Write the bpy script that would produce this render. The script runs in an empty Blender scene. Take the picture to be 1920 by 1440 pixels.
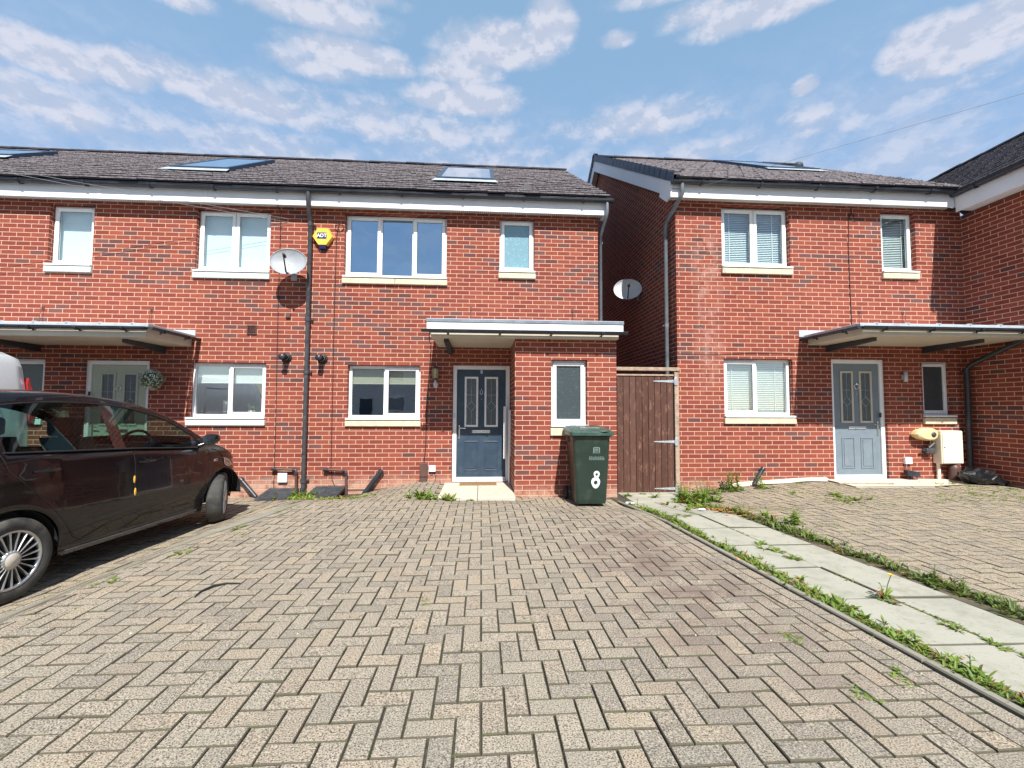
import bpy, bmesh, math, random
from math import sin, cos, pi, radians, sqrt, atan2, floor
from mathutils import Vector, Matrix, noise
random.seed(8)
SC = bpy.context.scene
COL = SC.collection

# ------------------------------------------------------------------ camera, sky, sun, exposure
def camera():
    f, yaw, pitch, roll = 857.76, 0.0665, 0.0523, 0.0046
    fw = Vector((sin(yaw), cos(yaw), 0)); r = Vector((cos(yaw), -sin(yaw), 0)); u = Vector((0, 0, 1))
    f2 = cos(pitch)*fw + sin(pitch)*u; u2 = cos(pitch)*u - sin(pitch)*fw
    r3 = cos(roll)*r + sin(roll)*u2; u3 = cos(roll)*u2 - sin(roll)*r
    cam = bpy.data.cameras.new('camera'); o = bpy.data.objects.new('camera', cam); COL.objects.link(o)
    m = Matrix((r3, u3, -f2)).transposed().to_4x4(); m.translation = Vector((-2.084, -8.033, 1.254))
    o.matrix_world = m
    cam.sensor_width = 36; cam.lens = 36*f/1920; cam.clip_start = .05; cam.clip_end = 3000
    SC.camera = o
camera()
SUN_EL, SUN_AZ = 48.7, 6.8          # degrees; azimuth from -Y towards +X
SUN_STRENGTH, SKY_STRENGTH, EXPOSURE = 5.0, 0.085, 0.60
sd = Vector((sin(radians(SUN_AZ))*cos(radians(SUN_EL)), -cos(radians(SUN_AZ))*cos(radians(SUN_EL)), sin(radians(SUN_EL))))
sl = bpy.data.lights.new('sun', 'SUN'); sl.energy = SUN_STRENGTH; sl.angle = radians(.5); sl.color = (1, .965, .90)
so = bpy.data.objects.new('sun', sl); COL.objects.link(so); so.rotation_euler = sd.to_track_quat('Z', 'Y').to_euler(); so.location = sd*40

class NT:
    """small helper that writes shader math as nested calls"""
    def __init__(s, tree): s.t = tree; s.n = tree.nodes; s.l = tree.links
    def node(s, typ, **kw):
        n = s.n.new(typ)
        for k, v in kw.items(): setattr(n, k, v)
        return n
    def put(s, sock, v):
        if isinstance(v, bpy.types.NodeSocket): s.l.new(v, sock)
        elif v is not None: sock.default_value = v
    def m(s, op, a, b=None, c=None, clamp=False):
        n = s.n.new('ShaderNodeMath'); n.operation = op; n.use_clamp = clamp
        for i, v in enumerate((a, b, c)):
            if v is not None: s.put(n.inputs[i], v)
        return n.outputs[0]
    def noise(s, vec, scale, detail=3, rough=.5, dim='3D', out=0):
        n = s.n.new('ShaderNodeTexNoise'); n.noise_dimensions = dim
        s.put(n.inputs['Vector'], vec); n.inputs['Scale'].default_value = scale
        n.inputs['Detail'].default_value = detail; n.inputs['Roughness'].default_value = rough
        return n.outputs[out]
    def ramp(s, v, lo, hi, a=0., b=1., smooth=True):
        n = s.n.new('ShaderNodeMapRange'); n.interpolation_type = 'SMOOTHSTEP' if smooth else 'LINEAR'
        s.put(n.inputs[0], v)
        for i, x in enumerate((lo, hi, a, b)): n.inputs[i+1].default_value = x
        return n.outputs[0]
    def mix(s, f, a, b, typ='MIX'):
        n = s.n.new('ShaderNodeMix'); n.data_type = 'RGBA'; n.blend_type = typ
        s.put(n.inputs[0], f)
        for i, v in ((6, a), (7, b)):
            if isinstance(v, (tuple, list)) and len(v) == 3: v = (*v, 1)
            s.put(n.inputs[i], v)
        return n.outputs[2]
    def xyz(s, v):
        n = s.n.new('ShaderNodeSeparateXYZ'); s.put(n.inputs[0], v); return n.outputs
    def comb(s, x, y, z=0.):
        n = s.n.new('ShaderNodeCombineXYZ')
        for i, v in enumerate((x, y, z)): s.put(n.inputs[i], v)
        return n.outputs[0]
    def bump(s, h, strength, dist):
        n = s.n.new('ShaderNodeBump'); s.put(n.inputs['Height'], h)
        n.inputs['Strength'].default_value = strength; n.inputs['Distance'].default_value = dist
        return n.outputs[0]

def world():
    w = bpy.data.worlds.new('World'); SC.world = w; w.use_nodes = True
    N = NT(w.node_tree); N.n.clear()
    out = N.node('ShaderNodeOutputWorld'); bg = N.node('ShaderNodeBackground')
    sky = N.node('ShaderNodeTexSky', sky_type='NISHITA', sun_disc=False, sun_elevation=radians(SUN_EL),
                 sun_rotation=radians(180-SUN_AZ), air_density=1.0, dust_density=.25, ozone_density=1.3)
    tc = N.node('ShaderNodeTexCoord'); d = tc.outputs['Generated']
    x, y, z = N.xyz(d)
    az = N.m('MULTIPLY', N.m('ARCTAN2', x, y), 57.2958)
    el = N.m('MULTIPLY', N.m('ARCSINE', z), 57.2958)
    # clouds seen from below: a plane of noise over the place, so that they flatten towards the horizon
    zz = N.m('ADD', N.m('MAXIMUM', z, .02), .10)
    plane = N.comb(N.m('DIVIDE', x, zz), N.m('DIVIDE', y, zz), 0.)
    ae = N.comb(N.m('MULTIPLY', az, .062), N.m('MULTIPLY', el, .105), 0.)
    fine = N.noise(ae, 4.2, 9, .60)
    big = N.noise(plane, 1.3, 8, .60)
    # (azimuth, elevation, half width, half height, strength)
    blobs = [(49.8,29.9,4.6,2.3,1.2),(46.8,31.0,3.0,2.0,1.1),(53.5,30.5,3.5,2.4,1.2),(35,38.2,9.0,1.5,.9),(27,39.5,4.5,1.1,.6),
             (2.0,39.0,7.5,2.1,1.0),(8.5,40.6,3.2,2.5,1.1),(-3,37.0,5,1.5,.8),(-16.4,36.6,7.2,1.5,1.0),(-21,35.0,5,1.2,.5),
             (-22.3,39.4,9.0,1.9,.75),(-19,42,8,1.5,.7),(-43.0,28.4,4.0,1.7,1.0),(-38.0,29.4,2.8,1.6,1.0),(-2.5,34.4,7.0,1.8,.85),
             (-10,31.4,15,2.0,.42),(-28.5,30.4,9.5,1.7,.75),(-35.2,36.6,3.8,1.1,.7),(17.3,39.1,1.9,.7,.6),(-43,24.8,6,1.9,.55),
             (19.5,31.5,8.5,1.8,.50),(37.3,31.2,1.3,.8,.75),(44,27.4,8,1.2,.30),(30,42,12,1.1,.6),(-24,26.2,15,1.9,.42),
             (22,27.5,12,1.4,.28),(2,28.5,12,1.5,.30),(38,28.6,4,1.2,.35)]
    acc = None
    for i, (a, e, wa, we, st) in enumerate(blobs):
        da = N.m('DIVIDE', N.m('SUBTRACT', az, a), wa*1.15); e_ = N.m('SUBTRACT', el, e)
        # flat undersides: the lower half falls off faster than the top
        de = N.m('DIVIDE', N.m('MAXIMUM', e_, N.m('MULTIPLY', e_, -1.5)), we*1.25)
        q = N.m('MULTIPLY', N.m('SUBTRACT', 1., N.m('ADD', N.m('MULTIPLY', da, da), N.m('MULTIPLY', de, de))), st)
        acc = q if acc is None else N.m('MAXIMUM', acc, q)
    acc = N.m('MAXIMUM', acc, -.9)
    dens = N.m('ADD', acc, N.m('MULTIPLY', N.m('SUBTRACT', fine, .5), 1.55))
    m1 = N.ramp(dens, -.34, .72)
    north = N.ramp(y, -.15, .25)
    m2 = N.m('MULTIPLY', N.ramp(big, .50, .78), N.m('ADD', N.m('MULTIPLY', N.m('SUBTRACT', 1., north), .60), .0))
    veil = N.m('MULTIPLY', N.ramp(el, 38, 22), N.ramp(N.noise(ae, 2.6, 7, .62), .30, .68, .10, .62))
    mask = N.m('MAXIMUM', N.m('MAXIMUM', N.m('MULTIPLY', m1, .84), m2), veil)
    up = N.noise(N.comb(N.m('MULTIPLY', az, .062), N.m('MULTIPLY', N.m('ADD', el, .9), .105), 0.), 4.2, 6, .60)
    lit = N.ramp(N.m('SUBTRACT', fine, up), -.07, .09)
    cloud = N.mix(lit, (4.5, 4.9, 6.0), (6.0, 6.05, 6.8))
    # thin high haze that pales the blue over the roofs (the northern half of the sky)
    haze = N.mix(N.ramp(el, 45, 16), (2.30, 3.85, 5.75), (2.35, 4.05, 6.7))
    tint = N.mix(N.m('MULTIPLY', north, .88), sky.outputs[0], haze)
    col = N.mix(N.m('MULTIPLY', mask, N.m('ADD', N.m('MULTIPLY', north, .4), .6)), tint, cloud)
    N.l.new(col, bg.inputs[0]); bg.inputs[1].default_value = SKY_STRENGTH
    N.l.new(bg.outputs[0], out.inputs[0])
world()
SC.view_settings.view_transform = 'Standard'; SC.view_settings.look = 'None'
SC.view_settings.gamma = 1; SC.view_settings.exposure = EXPOSURE
SC.render.engine = 'CYCLES'
SC.cycles.max_bounces = 8; SC.cycles.transparent_max_bounces = 16

# ------------------------------------------------------------------ materials
def newmat(name):
    m = bpy.data.materials.new(name); m.use_nodes = True
    N = NT(m.node_tree); N.n.clear()
    out = N.node('ShaderNodeOutputMaterial'); b = N.node('ShaderNodeBsdfPrincipled')
    N.l.new(b.outputs[0], out.inputs[0])
    return m, N, b, out
def plain(name, col, rough=.5, metal=0., var=.12, scale=6., bump=0., bscale=60., bdist=.004, spec=.5, coat=0., dirt=None, attr=0.):
    m, N, b, out = newmat(name)
    geo = N.node('ShaderNodeNewGeometry'); P = geo.outputs['Position']
    n = N.noise(P, scale, 5, .6)
    lo = tuple(c*(1-var) for c in col); hi = tuple(min(1, c*(1+var)) for c in col)
    c = N.mix(N.ramp(n, .3, .7), lo, hi)
    if attr:
        a = N.node('ShaderNodeAttribute', attribute_name='rnd').outputs['Fac']
        c = N.mix(1., c, N.comb(*[N.ramp(a, 0, 1, 1-attr, 1+attr, False)]*3), 'MULTIPLY')
    if dirt:
        dn = N.noise(P, dirt[1], 6, .65)
        c = N.mix(N.m('MULTIPLY', N.ramp(dn, .48, .75), dirt[2]), c, dirt[0])
    N.put(b.inputs['Base Color'], c); b.inputs['Metallic'].default_value = metal
    N.put(b.inputs['Roughness'], N.ramp(n, .3, .7, max(.02, rough*.88), min(1, rough*1.12)))
    b.inputs['Specular IOR Level'].default_value = spec
    if coat: b.inputs['Coat Weight'].default_value = coat; b.inputs['Coat Roughness'].default_value = .02
    if bump: N.put(b.inputs['Normal'], N.bump(N.noise(P, bscale, 4, .6), bump, bdist))
    return m
def brick(name, zoff, uoff=0., seed=0.):
    m, N, b, out = newmat(name)
    P = N.node('ShaderNodeNewGeometry').outputs['Position']
    x, y, z = N.xyz(P)
    wob = N.m('MULTIPLY', N.m('SUBTRACT', N.noise(P, 9, 3), .5), .006)
    u = N.m('ADD', N.m('ADD', N.m('ADD', x, y), 40+uoff), wob)
    v = N.m('ADD', N.m('ADD', z, 3.0-zoff), N.m('MULTIPLY', wob, .6))
    row = N.m('FLOOR', N.m('DIVIDE', v, .075))
    par = N.m('MODULO', row, 2.)
    u2 = N.m('ADD', u, N.m('MULTIPLY', par, .1125))
    col = N.m('FLOOR', N.m('DIVIDE', u2, .225))
    fu = N.m('SUBTRACT', u2, N.m('MULTIPLY', col, .225)); fv = N.m('SUBTRACT', v, N.m('MULTIPLY', row, .075))
    eu = N.m('MINIMUM', fu, N.m('SUBTRACT', .225, fu)); ev = N.m('MINIMUM', fv, N.m('SUBTRACT', .075, fv))
    e = N.m('ADD', N.m('MINIMUM', eu, ev), N.m('MULTIPLY', N.m('SUBTRACT', N.noise(P, 90, 3, .6), .5), .003))
    isb = N.ramp(e, .0042, .0068)
    wn = N.node('ShaderNodeTexWhiteNoise', noise_dimensions='3D'); N.put(wn.inputs[0], N.comb(col, row, seed+.5))
    r1, r2, r3 = N.xyz(wn.outputs[1])
    band = N.noise(N.comb(N.m('MULTIPLY', u, .35), N.m('MULTIPLY', v, 1.1), seed), 1., 2)
    thr = N.ramp(band, .40, .62, .985, .62)
    dark = N.ramp(N.m('SUBTRACT', r1, thr), 0., .10)
    c = N.mix(r2, (.200, .045, .033), (.300, .078, .050))
    c = N.mix(N.m('MULTIPLY', N.ramp(r3, .6, 1.), .28), c, (.235, .055, .050))
    c = N.mix(N.m('MULTIPLY', dark, .88), c, N.mix(r3, (.085, .045, .050), (.155, .080, .078)))
    # burnt streaks inside a brick face and dusty patches
    st = N.noise(N.comb(N.m('MULTIPLY', u, 14.), N.m('MULTIPLY', v, 60.), r1), 1., 4, .6)
    c = N.mix(N.m('MULTIPLY', N.ramp(st, .45, .75), .35), c, (.15, .045, .04))
    c = N.mix(N.m('MULTIPLY', N.ramp(N.noise(P, 3.3, 6, .7), .58, .8), .22), c, (.62, .36, .27))
    # rain-washed vertical streaks, faint
    c = N.mix(N.m('MULTIPLY', N.ramp(N.noise(N.comb(N.m('MULTIPLY', u, 2.6), N.m('MULTIPLY', v, .30), seed), 1., 5, .65), .50, .72), .30), c, (.12, .040, .035))
    # efflorescence near the ground
    base = N.m('MULTIPLY', N.ramp(z, .16, -.10), N.ramp(N.noise(P, 5, 5, .7), .35, .6, .15, .8))
    c = N.mix(base, c, (.56, .36, .27))
    if name == 'red_brick_right':      # lime bloom that has run down below the eaves near the corner
        bl = N.m('MULTIPLY', N.ramp(N.m('ABSOLUTE', N.m('SUBTRACT', x, N.m('ADD', 1.62, N.m('MULTIPLY', N.noise(P, 1.5, 2), .25)))), .34, .05), N.m('MULTIPLY', N.ramp(z, 1.2, 2.2), N.ramp(z, 4.5, 3.9)))
        c = N.mix(N.m('MULTIPLY', N.m('MULTIPLY', bl, N.ramp(N.noise(P, 6, 6, .7), .40, .68)), .32), c, (.62, .45, .40))
    mor = N.mix(N.noise(P, 25, 4), (.52, .31, .215), (.72, .46, .33))
    N.put(b.inputs['Base Color'], N.mix(isb, mor, c))
    b.inputs['Roughness'].default_value = .88; b.inputs['Specular IOR Level'].default_value = .2
    h = N.m('ADD', N.m('MULTIPLY', isb, N.m('ADD', .8, N.m('MULTIPLY', r3, .3))), N.m('MULTIPLY', N.noise(P, 170, 4, .65), .35))
    N.put(b.inputs['Normal'], N.bump(h, .9, .006))
    return m
def glass(name, refl=.16, tint=(.86, .93, .92), rough=.0, wavy=0., gc=(.93, .97, 1)):
    m, N, b, out = newmat(name); N.n.remove(b)
    tr = N.node('ShaderNodeBsdfTransparent'); tr.inputs[0].default_value = (*tint, 1)
    gl = N.node('ShaderNodeBsdfGlossy'); gl.inputs['Roughness'].default_value = rough
    gl.inputs[0].default_value = (*gc, 1)
    lw = N.node('ShaderNodeLayerWeight'); lw.inputs[0].default_value = .16
    fac = N.m('ADD', refl, N.m('MULTIPLY', lw.outputs['Fresnel'], .45 if refl < .1 else .75), clamp=True)
    mx = N.node('ShaderNodeMixShader'); N.put(mx.inputs[0], fac)
    N.l.new(tr.outputs[0], mx.inputs[1]); N.l.new(gl.outputs[0], mx.inputs[2]); N.l.new(mx.outputs[0], out.inputs[0])
    if wavy:
        P = N.node('ShaderNodeNewGeometry').outputs['Position']
        N.put(gl.inputs['Normal'], N.bump(N.noise(P, 2.2, 2), wavy, .02))
    return m
def frosted(name, col, sparkle=.5, rough=.22):
    m, N, b, out = newmat(name)
    P = N.node('ShaderNodeNewGeometry').outputs['Position']
    vo = N.node('ShaderNodeTexVoronoi'); vo.inputs['Scale'].default_value = 70; N.put(vo.inputs['Vector'], P)
    n = N.noise(P, 24, 5, .7)
    N.put(b.inputs['Base Color'], N.mix(N.ramp(n, .5, .85), col, tuple(min(1, c*1.8+.03) for c in col)))
    b.inputs['Roughness'].default_value = rough; b.inputs['Specular IOR Level'].default_value = .9
    N.put(b.inputs['Normal'], N.bump(vo.outputs['Distance'], sparkle, .004))
    return m
def paving(name, a, c2, stain=True):
    m, N, b, out = newmat(name)
    P = N.node('ShaderNodeNewGeometry').outputs['Position']
    r = N.node('ShaderNodeAttribute', attribute_name='rnd').outputs['Fac']
    wn = N.node('ShaderNodeTexWhiteNoise', noise_dimensions='1D'); N.put(wn.inputs['W'], r)
    q1, q2, q3 = N.xyz(wn.outputs[1])
    c = N.mix(N.noise(P, .7, 4, .6), a, c2)
    c = N.mix(N.m('MULTIPLY', N.ramp(q1, .2, 1), .52), c, (.17, .158, .14))
    c = N.mix(N.m('MULTIPLY', N.ramp(q2, .55, 1), .45), c, (.44, .34, .23))
    # aggregate speckle, both dark and pale grains
    sp = N.noise(P, 150, 3, .72)
    c = N.mix(N.ramp(sp, .52, .60), c, (.060, .050, .045))
    c = N.mix(N.m('MULTIPLY', N.ramp(sp, .48, .38), .80), c, (.60, .50, .38))
    vo = N.node('ShaderNodeTexVoronoi'); vo.inputs['Scale'].default_value = 120; N.put(vo.inputs['Vector'], P)
    c = N.mix(N.ramp(vo.outputs['Distance'], .26, .10, 0, .5), c, N.mix(N.noise(P, 60, 2), (.20, .15, .13), (.62, .55, .46)))
    if stain:
        x, y, z = N.xyz(P)
        # long brown tyre-and-oil stain on the right side of the drive, lighter and greener near the road
        t = N.m('SUBTRACT', x, N.m('ADD', -.95, N.m('MULTIPLY', N.noise(P, 1.1, 3), .5)))
        s1 = N.m('MULTIPLY', N.ramp(N.m('ABSOLUTE', t), .85, .05), N.ramp(N.m('ABSOLUTE', N.m('ADD', y, 4.4)), 2.4, .6))
        s1 = N.m('MULTIPLY', s1, N.ramp(N.noise(P, 2.4, 5, .65), .36, .62))
        c = N.mix(N.m('MULTIPLY', s1, .72), c, (.170, .115, .100))
        s2 = N.m('MULTIPLY', N.ramp(y, -4.9, -6.6), N.ramp(N.noise(P, 1.6, 5, .65), .35, .7))
        c = N.mix(N.m('MULTIPLY', s2, .38), c, (.235, .235, .195))
        s3 = N.ramp(N.noise(P, 3.1, 6, .7), .60, .74)
        c = N.mix(N.m('MULTIPLY', s3, .35), c, (.17, .145, .135))
    c = N.mix(N.ramp(r, -1., -2., 0., .93), c, N.mix(N.ramp(N.noise(P, 7, 5, .7), .45, .7), (.10, .088, .066), (.095, .10, .05)))
    N.put(b.inputs['Base Color'], c); b.inputs['Roughness'].default_value = .93; b.inputs['Specular IOR Level'].default_value = .15
    N.put(b.inputs['Normal'], N.bump(N.m('ADD', sp, N.m('MULTIPLY', N.noise(P, 420, 2), .5)), .85, .0035))
    return m
def woodmat():
    m, N, b, out = newmat('stained_gate_wood')
    P = N.node('ShaderNodeNewGeometry').outputs['Position']
    x, y, z = N.xyz(P); r = N.node('ShaderNodeAttribute', attribute_name='rnd').outputs['Fac']
    g = N.noise(N.comb(N.m('ADD', N.m('MULTIPLY', x, 55.), N.m('MULTIPLY', r, 30.)), N.m('MULTIPLY', z, 2.2), r), 1., 5, .65)
    c = N.mix(g, (.016, .006, .0045), (.13, .045, .025))
    c = N.mix(N.m('MULTIPLY', r, .45), c, (.135, .065, .045))
    c = N.mix(N.ramp(N.noise(N.comb(N.m('MULTIPLY', x, 9.), N.m('MULTIPLY', z, 2.5), 0.), 2.0, 6, .75), .52, .66, 0, .7), c, (.24, .12, .08))
    c = N.mix(N.ramp(N.noise(N.comb(N.m('MULTIPLY', x, 24.), N.m('MULTIPLY', z, 7.), 3.), 1.0, 5, .7), .68, .73, 0, .7), c, (.42, .28, .20))
    N.put(b.inputs['Base Color'], c); b.inputs['Roughness'].default_value = .7
    N.put(b.inputs['Normal'], N.bump(g, .5, .003))
    return m
def rooftile():
    m, N, b, out = newmat('weathered_tile_sunlit_edges')
    P = N.node('ShaderNodeNewGeometry').outputs['Position']
    r = N.node('ShaderNodeAttribute', attribute_name='rnd').outputs['Fac']
    c = N.mix(r, (.027, .026, .034), (.055, .050, .060))
    n1 = N.noise(P, 22, 6, .75)
    c = N.mix(N.ramp(n1, .54, .70, 0, .5), c, (.125, .117, .125))
    c = N.mix(N.ramp(N.noise(P, 9, 6, .7), .60, .74, 0, .7), c, (.045, .038, .040))
    c = N.mix(N.ramp(N.noise(P, 30, 3, .6), .66, .74, 0, .6), c, (.20, .17, .07))
    c = N.mix(N.ramp(r, 1., 2., 0., .8), c, N.mix(N.ramp(n1, .4, .6), (.24, .215, .225), (.09, .08, .086)))  # leading edges coloured paler, a painted sun highlight along each course
    N.put(b.inputs['Base Color'], c); b.inputs['Roughness'].default_value = .9; b.inputs['Specular IOR Level'].default_value = .15
    N.put(b.inputs['Normal'], N.bump(n1, .8, .01))
    return m
def leafmat(name, a, b2):
    m, N, b, out = newmat(name)
    r = N.node('ShaderNodeAttribute', attribute_name='rnd').outputs['Fac']
    P = N.node('ShaderNodeNewGeometry').outputs['Position']
    c = N.mix(r, a, b2)
    c = N.mix(N.ramp(r, .90, .94), c, (.28, .11, .045))
    c = N.mix(N.m('MULTIPLY', N.noise(P, 60, 3), .35), c, (.20, .24, .05))
    N.put(b.inputs['Base Color'], c); b.inputs['Roughness'].default_value = .55
    b.inputs['Transmission Weight'].default_value = 0
    tl = N.node('ShaderNodeBsdfTranslucent'); N.put(tl.inputs[0], c); mx = N.node('ShaderNodeMixShader'); mx.inputs[0].default_value = .3
    N.l.new(b.outputs[0], mx.inputs[1]); N.l.new(tl.outputs[0], mx.inputs[2]); N.l.new(mx.outputs[0], out.inputs[0])
    return m
def slabmat(name, a, b2, green=.3):
    m, N, b, out = newmat(name)
    P = N.node('ShaderNodeNewGeometry').outputs['Position']
    r = N.node('ShaderNodeAttribute', attribute_name='rnd').outputs['Fac']
    c = N.mix(N.noise(P, 2.6, 6, .65), a, b2)
    c = N.mix(N.m('MULTIPLY', r, .30), c, (.42, .39, .33))
    x, y, z = N.xyz(P)
    sk = N.noise(N.comb(N.m('MULTIPLY', x, 14.), N.m('MULTIPLY', y, 40.), 0.), 1., 4, .7)
    c = N.mix(N.ramp(sk, .60, .70, 0, .75), c, (.13, .12, .10))
    c = N.mix(N.ramp(N.noise(P, 4.5, 6, .7), .46, .70, 0, green), c, (.22, .22, .15))
    c = N.mix(N.ramp(N.noise(P, 1.7, 7, .72), .50, .66, 0, green*.9), c, (.25, .245, .205))
    c = N.mix(N.ramp(N.noise(P, 140, 3, .7), .58, .70, 0, .35), c, (.22, .20, .17))
    c = N.mix(N.ramp(r, -1., -2., 0., .85), c, (.07, .065, .045))
    N.put(b.inputs['Base Color'], c); b.inputs['Roughness'].default_value = .9; b.inputs['Specular IOR Level'].default_value = .2
    N.put(b.inputs['Normal'], N.bump(N.noise(P, 90, 5, .7), .6, .003))
    return m

M = {}
M['brick_a'] = brick('red_brick_main', .0236, 0., 1.)
M['brick_p'] = brick('red_brick_porch', .0154, .1125, 2.)
M['brick_r'] = brick('red_brick_right', .0528, .06, 3.)
M['brick_w'] = brick('red_brick_wing', .0528, .0, 4.)
M['upvc'] = plain('white_upvc', (.85, .86, .87), .35, var=.03, dirt=((.60, .60, .56), 4, .18))
M['fascia'] = plain('white_fascia_board', (.78, .79, .82), .45, var=.04, dirt=((.50, .50, .50), 3, .25))
M['cream'] = plain('cream_soffit_board', (.56, .51, .42), .6, var=.05, dirt=((.52, .45, .35), 2.5, .35))
M['stone'] = plain('cream_cast_stone', (.60, .54, .40), .8, var=.10, scale=9, bump=.3, dirt=((.36, .31, .22), 7, .35))
M['mint'] = plain('pale_painted_stone', (.60, .70, .65), .6, var=.04, bump=.15)
M['gutter'] = plain('black_plastic', (.024, .030, .042), .38, var=.15, dirt=((.12, .12, .12), 5, .3))
M['pipe_grey'] = plain('dusty_black_pipe', (.055, .055, .062), .33, var=.2, dirt=((.17, .17, .17), 9, .45))
M['pipe_mid'] = plain('weathered_grey_pipe', (.16, .18, .20), .35, var=.15, dirt=((.09, .09, .10), 5, .4))
M['lead'] = plain('grey_flashing', (.22, .25, .29), .45, metal=.3, var=.12)
M['silver'] = plain('pale_roof_edge_trim', (.50, .56, .60), .4, metal=.2, var=.15, dirt=((.25, .27, .28), 6, .4))
M['timber_dark'] = plain('dark_painted_bracket', (.035, .037, .045), .6, var=.15)
M['verge'] = plain('navy_verge_cap', (.035, .060, .105), .5, var=.15)
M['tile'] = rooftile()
M['glass'] = glass('window_glass', .30, wavy=.06)
M['glass_sky'] = glass('reflective_upper_glass', .58, (.5, .62, .70), wavy=.12, gc=(.55, .76, .92))
M['glass_up'] = glass('upper_window_glass', .16, (.84, .95, .97), wavy=.08)
M['glass_car'] = glass('car_glass', .03, (.50, .68, .63))
M['glass_solar'] = glass('skylight_glass', .75, (.4, .5, .6))
M['frost_blue'] = frosted('frosted_bathroom_glass', (.16, .30, .36), .35)
M['frost_dark'] = frosted('dark_obscure_glass', (.040, .055, .062), .5, .30)
M['leaded'] = frosted('leaded_door_glass', (.055, .075, .080), .9, .16)
M['blind'] = plain('white_blind_fabric', (.78, .80, .79), .8, var=.02)
M['blind_beige'] = plain('beige_blind_fabric', (.52, .49, .38), .85, var=.04)
M['room'] = plain('dim_room_plaster', (.33, .33, .34), .9, var=.1)
M['door_blue'] = plain('slate_blue_door', (.030, .055, .088), .38, var=.06, dirt=((.10, .14, .17), 5, .3))
M['door_grey'] = plain('pale_grey_door', (.17, .215, .255), .42, var=.06, dirt=((.25, .29, .31), 5, .3))
M['door_sage'] = plain('sage_green_door', (.42, .47, .38), .45, var=.04)
M['chrome'] = plain('brushed_chrome', (.72, .73, .74), .22, metal=1., var=.05)
M['zinc'] = plain('galvanised_steel', (.60, .63, .67), .42, metal=.7, var=.12)
M['dish'] = plain('grey_painted_dish', (.36, .38, .41), .5, var=.05, dirt=((.26, .27, .27), 8, .4))
M['dish_light'] = plain('pale_painted_dish', (.62, .65, .68), .5, var=.05, dirt=((.40, .41, .40), 8, .3))
M['yellow'] = plain('yellow_plastic', (.84, .50, .07), .35, var=.04)
M['navy'] = plain('navy_plastic', (.018, .030, .12), .25, var=.05)
M['white'] = plain('white_plastic', (.82, .82, .82), .4, var=.03)
M['whitepaint'] = plain('white_paint', (.66, .71, .72), .5, var=.10, scale=30)
M['cream_box'] = plain('cream_grp_box', (.80, .75, .60), .45, var=.04, dirt=((.60, .55, .42), 4, .25))
M['tan_box'] = plain('tan_plastic', (.74, .60, .32), .45, var=.04)
M['brown'] = plain('brown_plastic', (.105, .055, .045), .5, var=.12)
M['black'] = plain('black_rubber', (.018, .018, .020), .6, var=.2)
M['binplastic'] = plain('green_bin_plastic', (.018, .034, .026), .32, var=.10, scale=3, bump=.1, bscale=220, dirt=((.09, .13, .10), 5, .35))
M['binlid'] = plain('green_bin_lid_plastic', (.035, .075, .060), .42, var=.12, dirt=((.16, .20, .18), 7, .5))
M['binmark'] = plain('grey_green_embossing', (.17, .24, .22), .5, var=.2, scale=40)
M['wood'] = woodmat()
M['woodpale'] = plain('weathered_rail_wood', (.36, .27, .20), .8, var=.25, scale=14, bump=.4)
M['mat'] = plain('coir_mat', (.24, .145, .065), .95, var=.3, scale=60, bump=.8, bscale=300)
M['pave'] = paving('buff_block_paving', (.375, .325, .25), (.31, .27, .215))
M['pave2'] = paving('grey_buff_block_paving', (.38, .325, .235), (.33, .28, .205), False)
M['joint'] = plain('paving_joint_sand', (.060, .052, .040), 1., var=.4, scale=30, bump=.6, dirt=((.085, .095, .035), 6, .8))
M['kerb'] = slabmat('worn_concrete_edging', (.20, .185, .155), (.28, .26, .21), .4)
M['slab'] = slabmat('pale_concrete_slab', (.33, .325, .27), (.42, .415, .34), .55)
M['step'] = slabmat('cream_concrete_step', (.58, .52, .42), (.68, .62, .50), .1)
M['asphalt'] = plain('asphalt', (.055, .055, .057), .9, var=.25, scale=40, bump=.6, bscale=200)
M['ground'] = plain('packed_earth', (.11, .085, .055), .95, var=.35, scale=8, bump=.5, dirt=((.06, .08, .03), 2, .7))
M['leaf'] = leafmat('weed_leaves', (.085, .18, .022), (.26, .36, .05))
M['leafdark'] = leafmat('dark_weed_leaves', (.055, .12, .022), (.19, .24, .05))
M['moss'] = leafmat('moss_leaves', (.12, .20, .025), (.26, .32, .05))
M['litter'] = plain('dead_leaf', (.46, .20, .06), .8, var=.4, scale=30, attr=.4)
M['petal'] = plain('yellow_petal', (.85, .65, .02), .6)
M['stemgreen'] = plain('green_stem', (.10, .16, .04), .6)
M['paintcar'] = plain('black_cherry_car_paint', (.0065, .0042, .0052), .22, metal=.0, var=.05, coat=.5, spec=.3)
def ripple(m, scale, strength, dist):
    N = NT(m.node_tree); b = [n for n in N.n if n.type == 'BSDF_PRINCIPLED'][0]
    P = N.node('ShaderNodeNewGeometry').outputs['Position']; nb = N.bump(N.noise(P, scale, 2), strength, dist)
    N.l.new(nb, b.inputs['Normal']); N.l.new(nb, b.inputs['Coat Normal'])
ripple(M['paintcar'], 3.2, .14, .01)
M['gloss_black'] = plain('gloss_black_trim', (.006, .006, .007), .12, coat=1.)
M['paintvan'] = plain('white_van_paint', (.74, .78, .80), .25, var=.02, coat=.6)
M['tyre'] = plain('tyre_rubber', (.040, .038, .036), .75, var=.25, scale=12, dirt=((.13, .12, .10), 6, .6), bump=.3)
M['rim'] = plain('silver_alloy', (.55, .56, .57), .3, metal=.85, var=.08, dirt=((.30, .28, .25), 9, .35))
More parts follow.
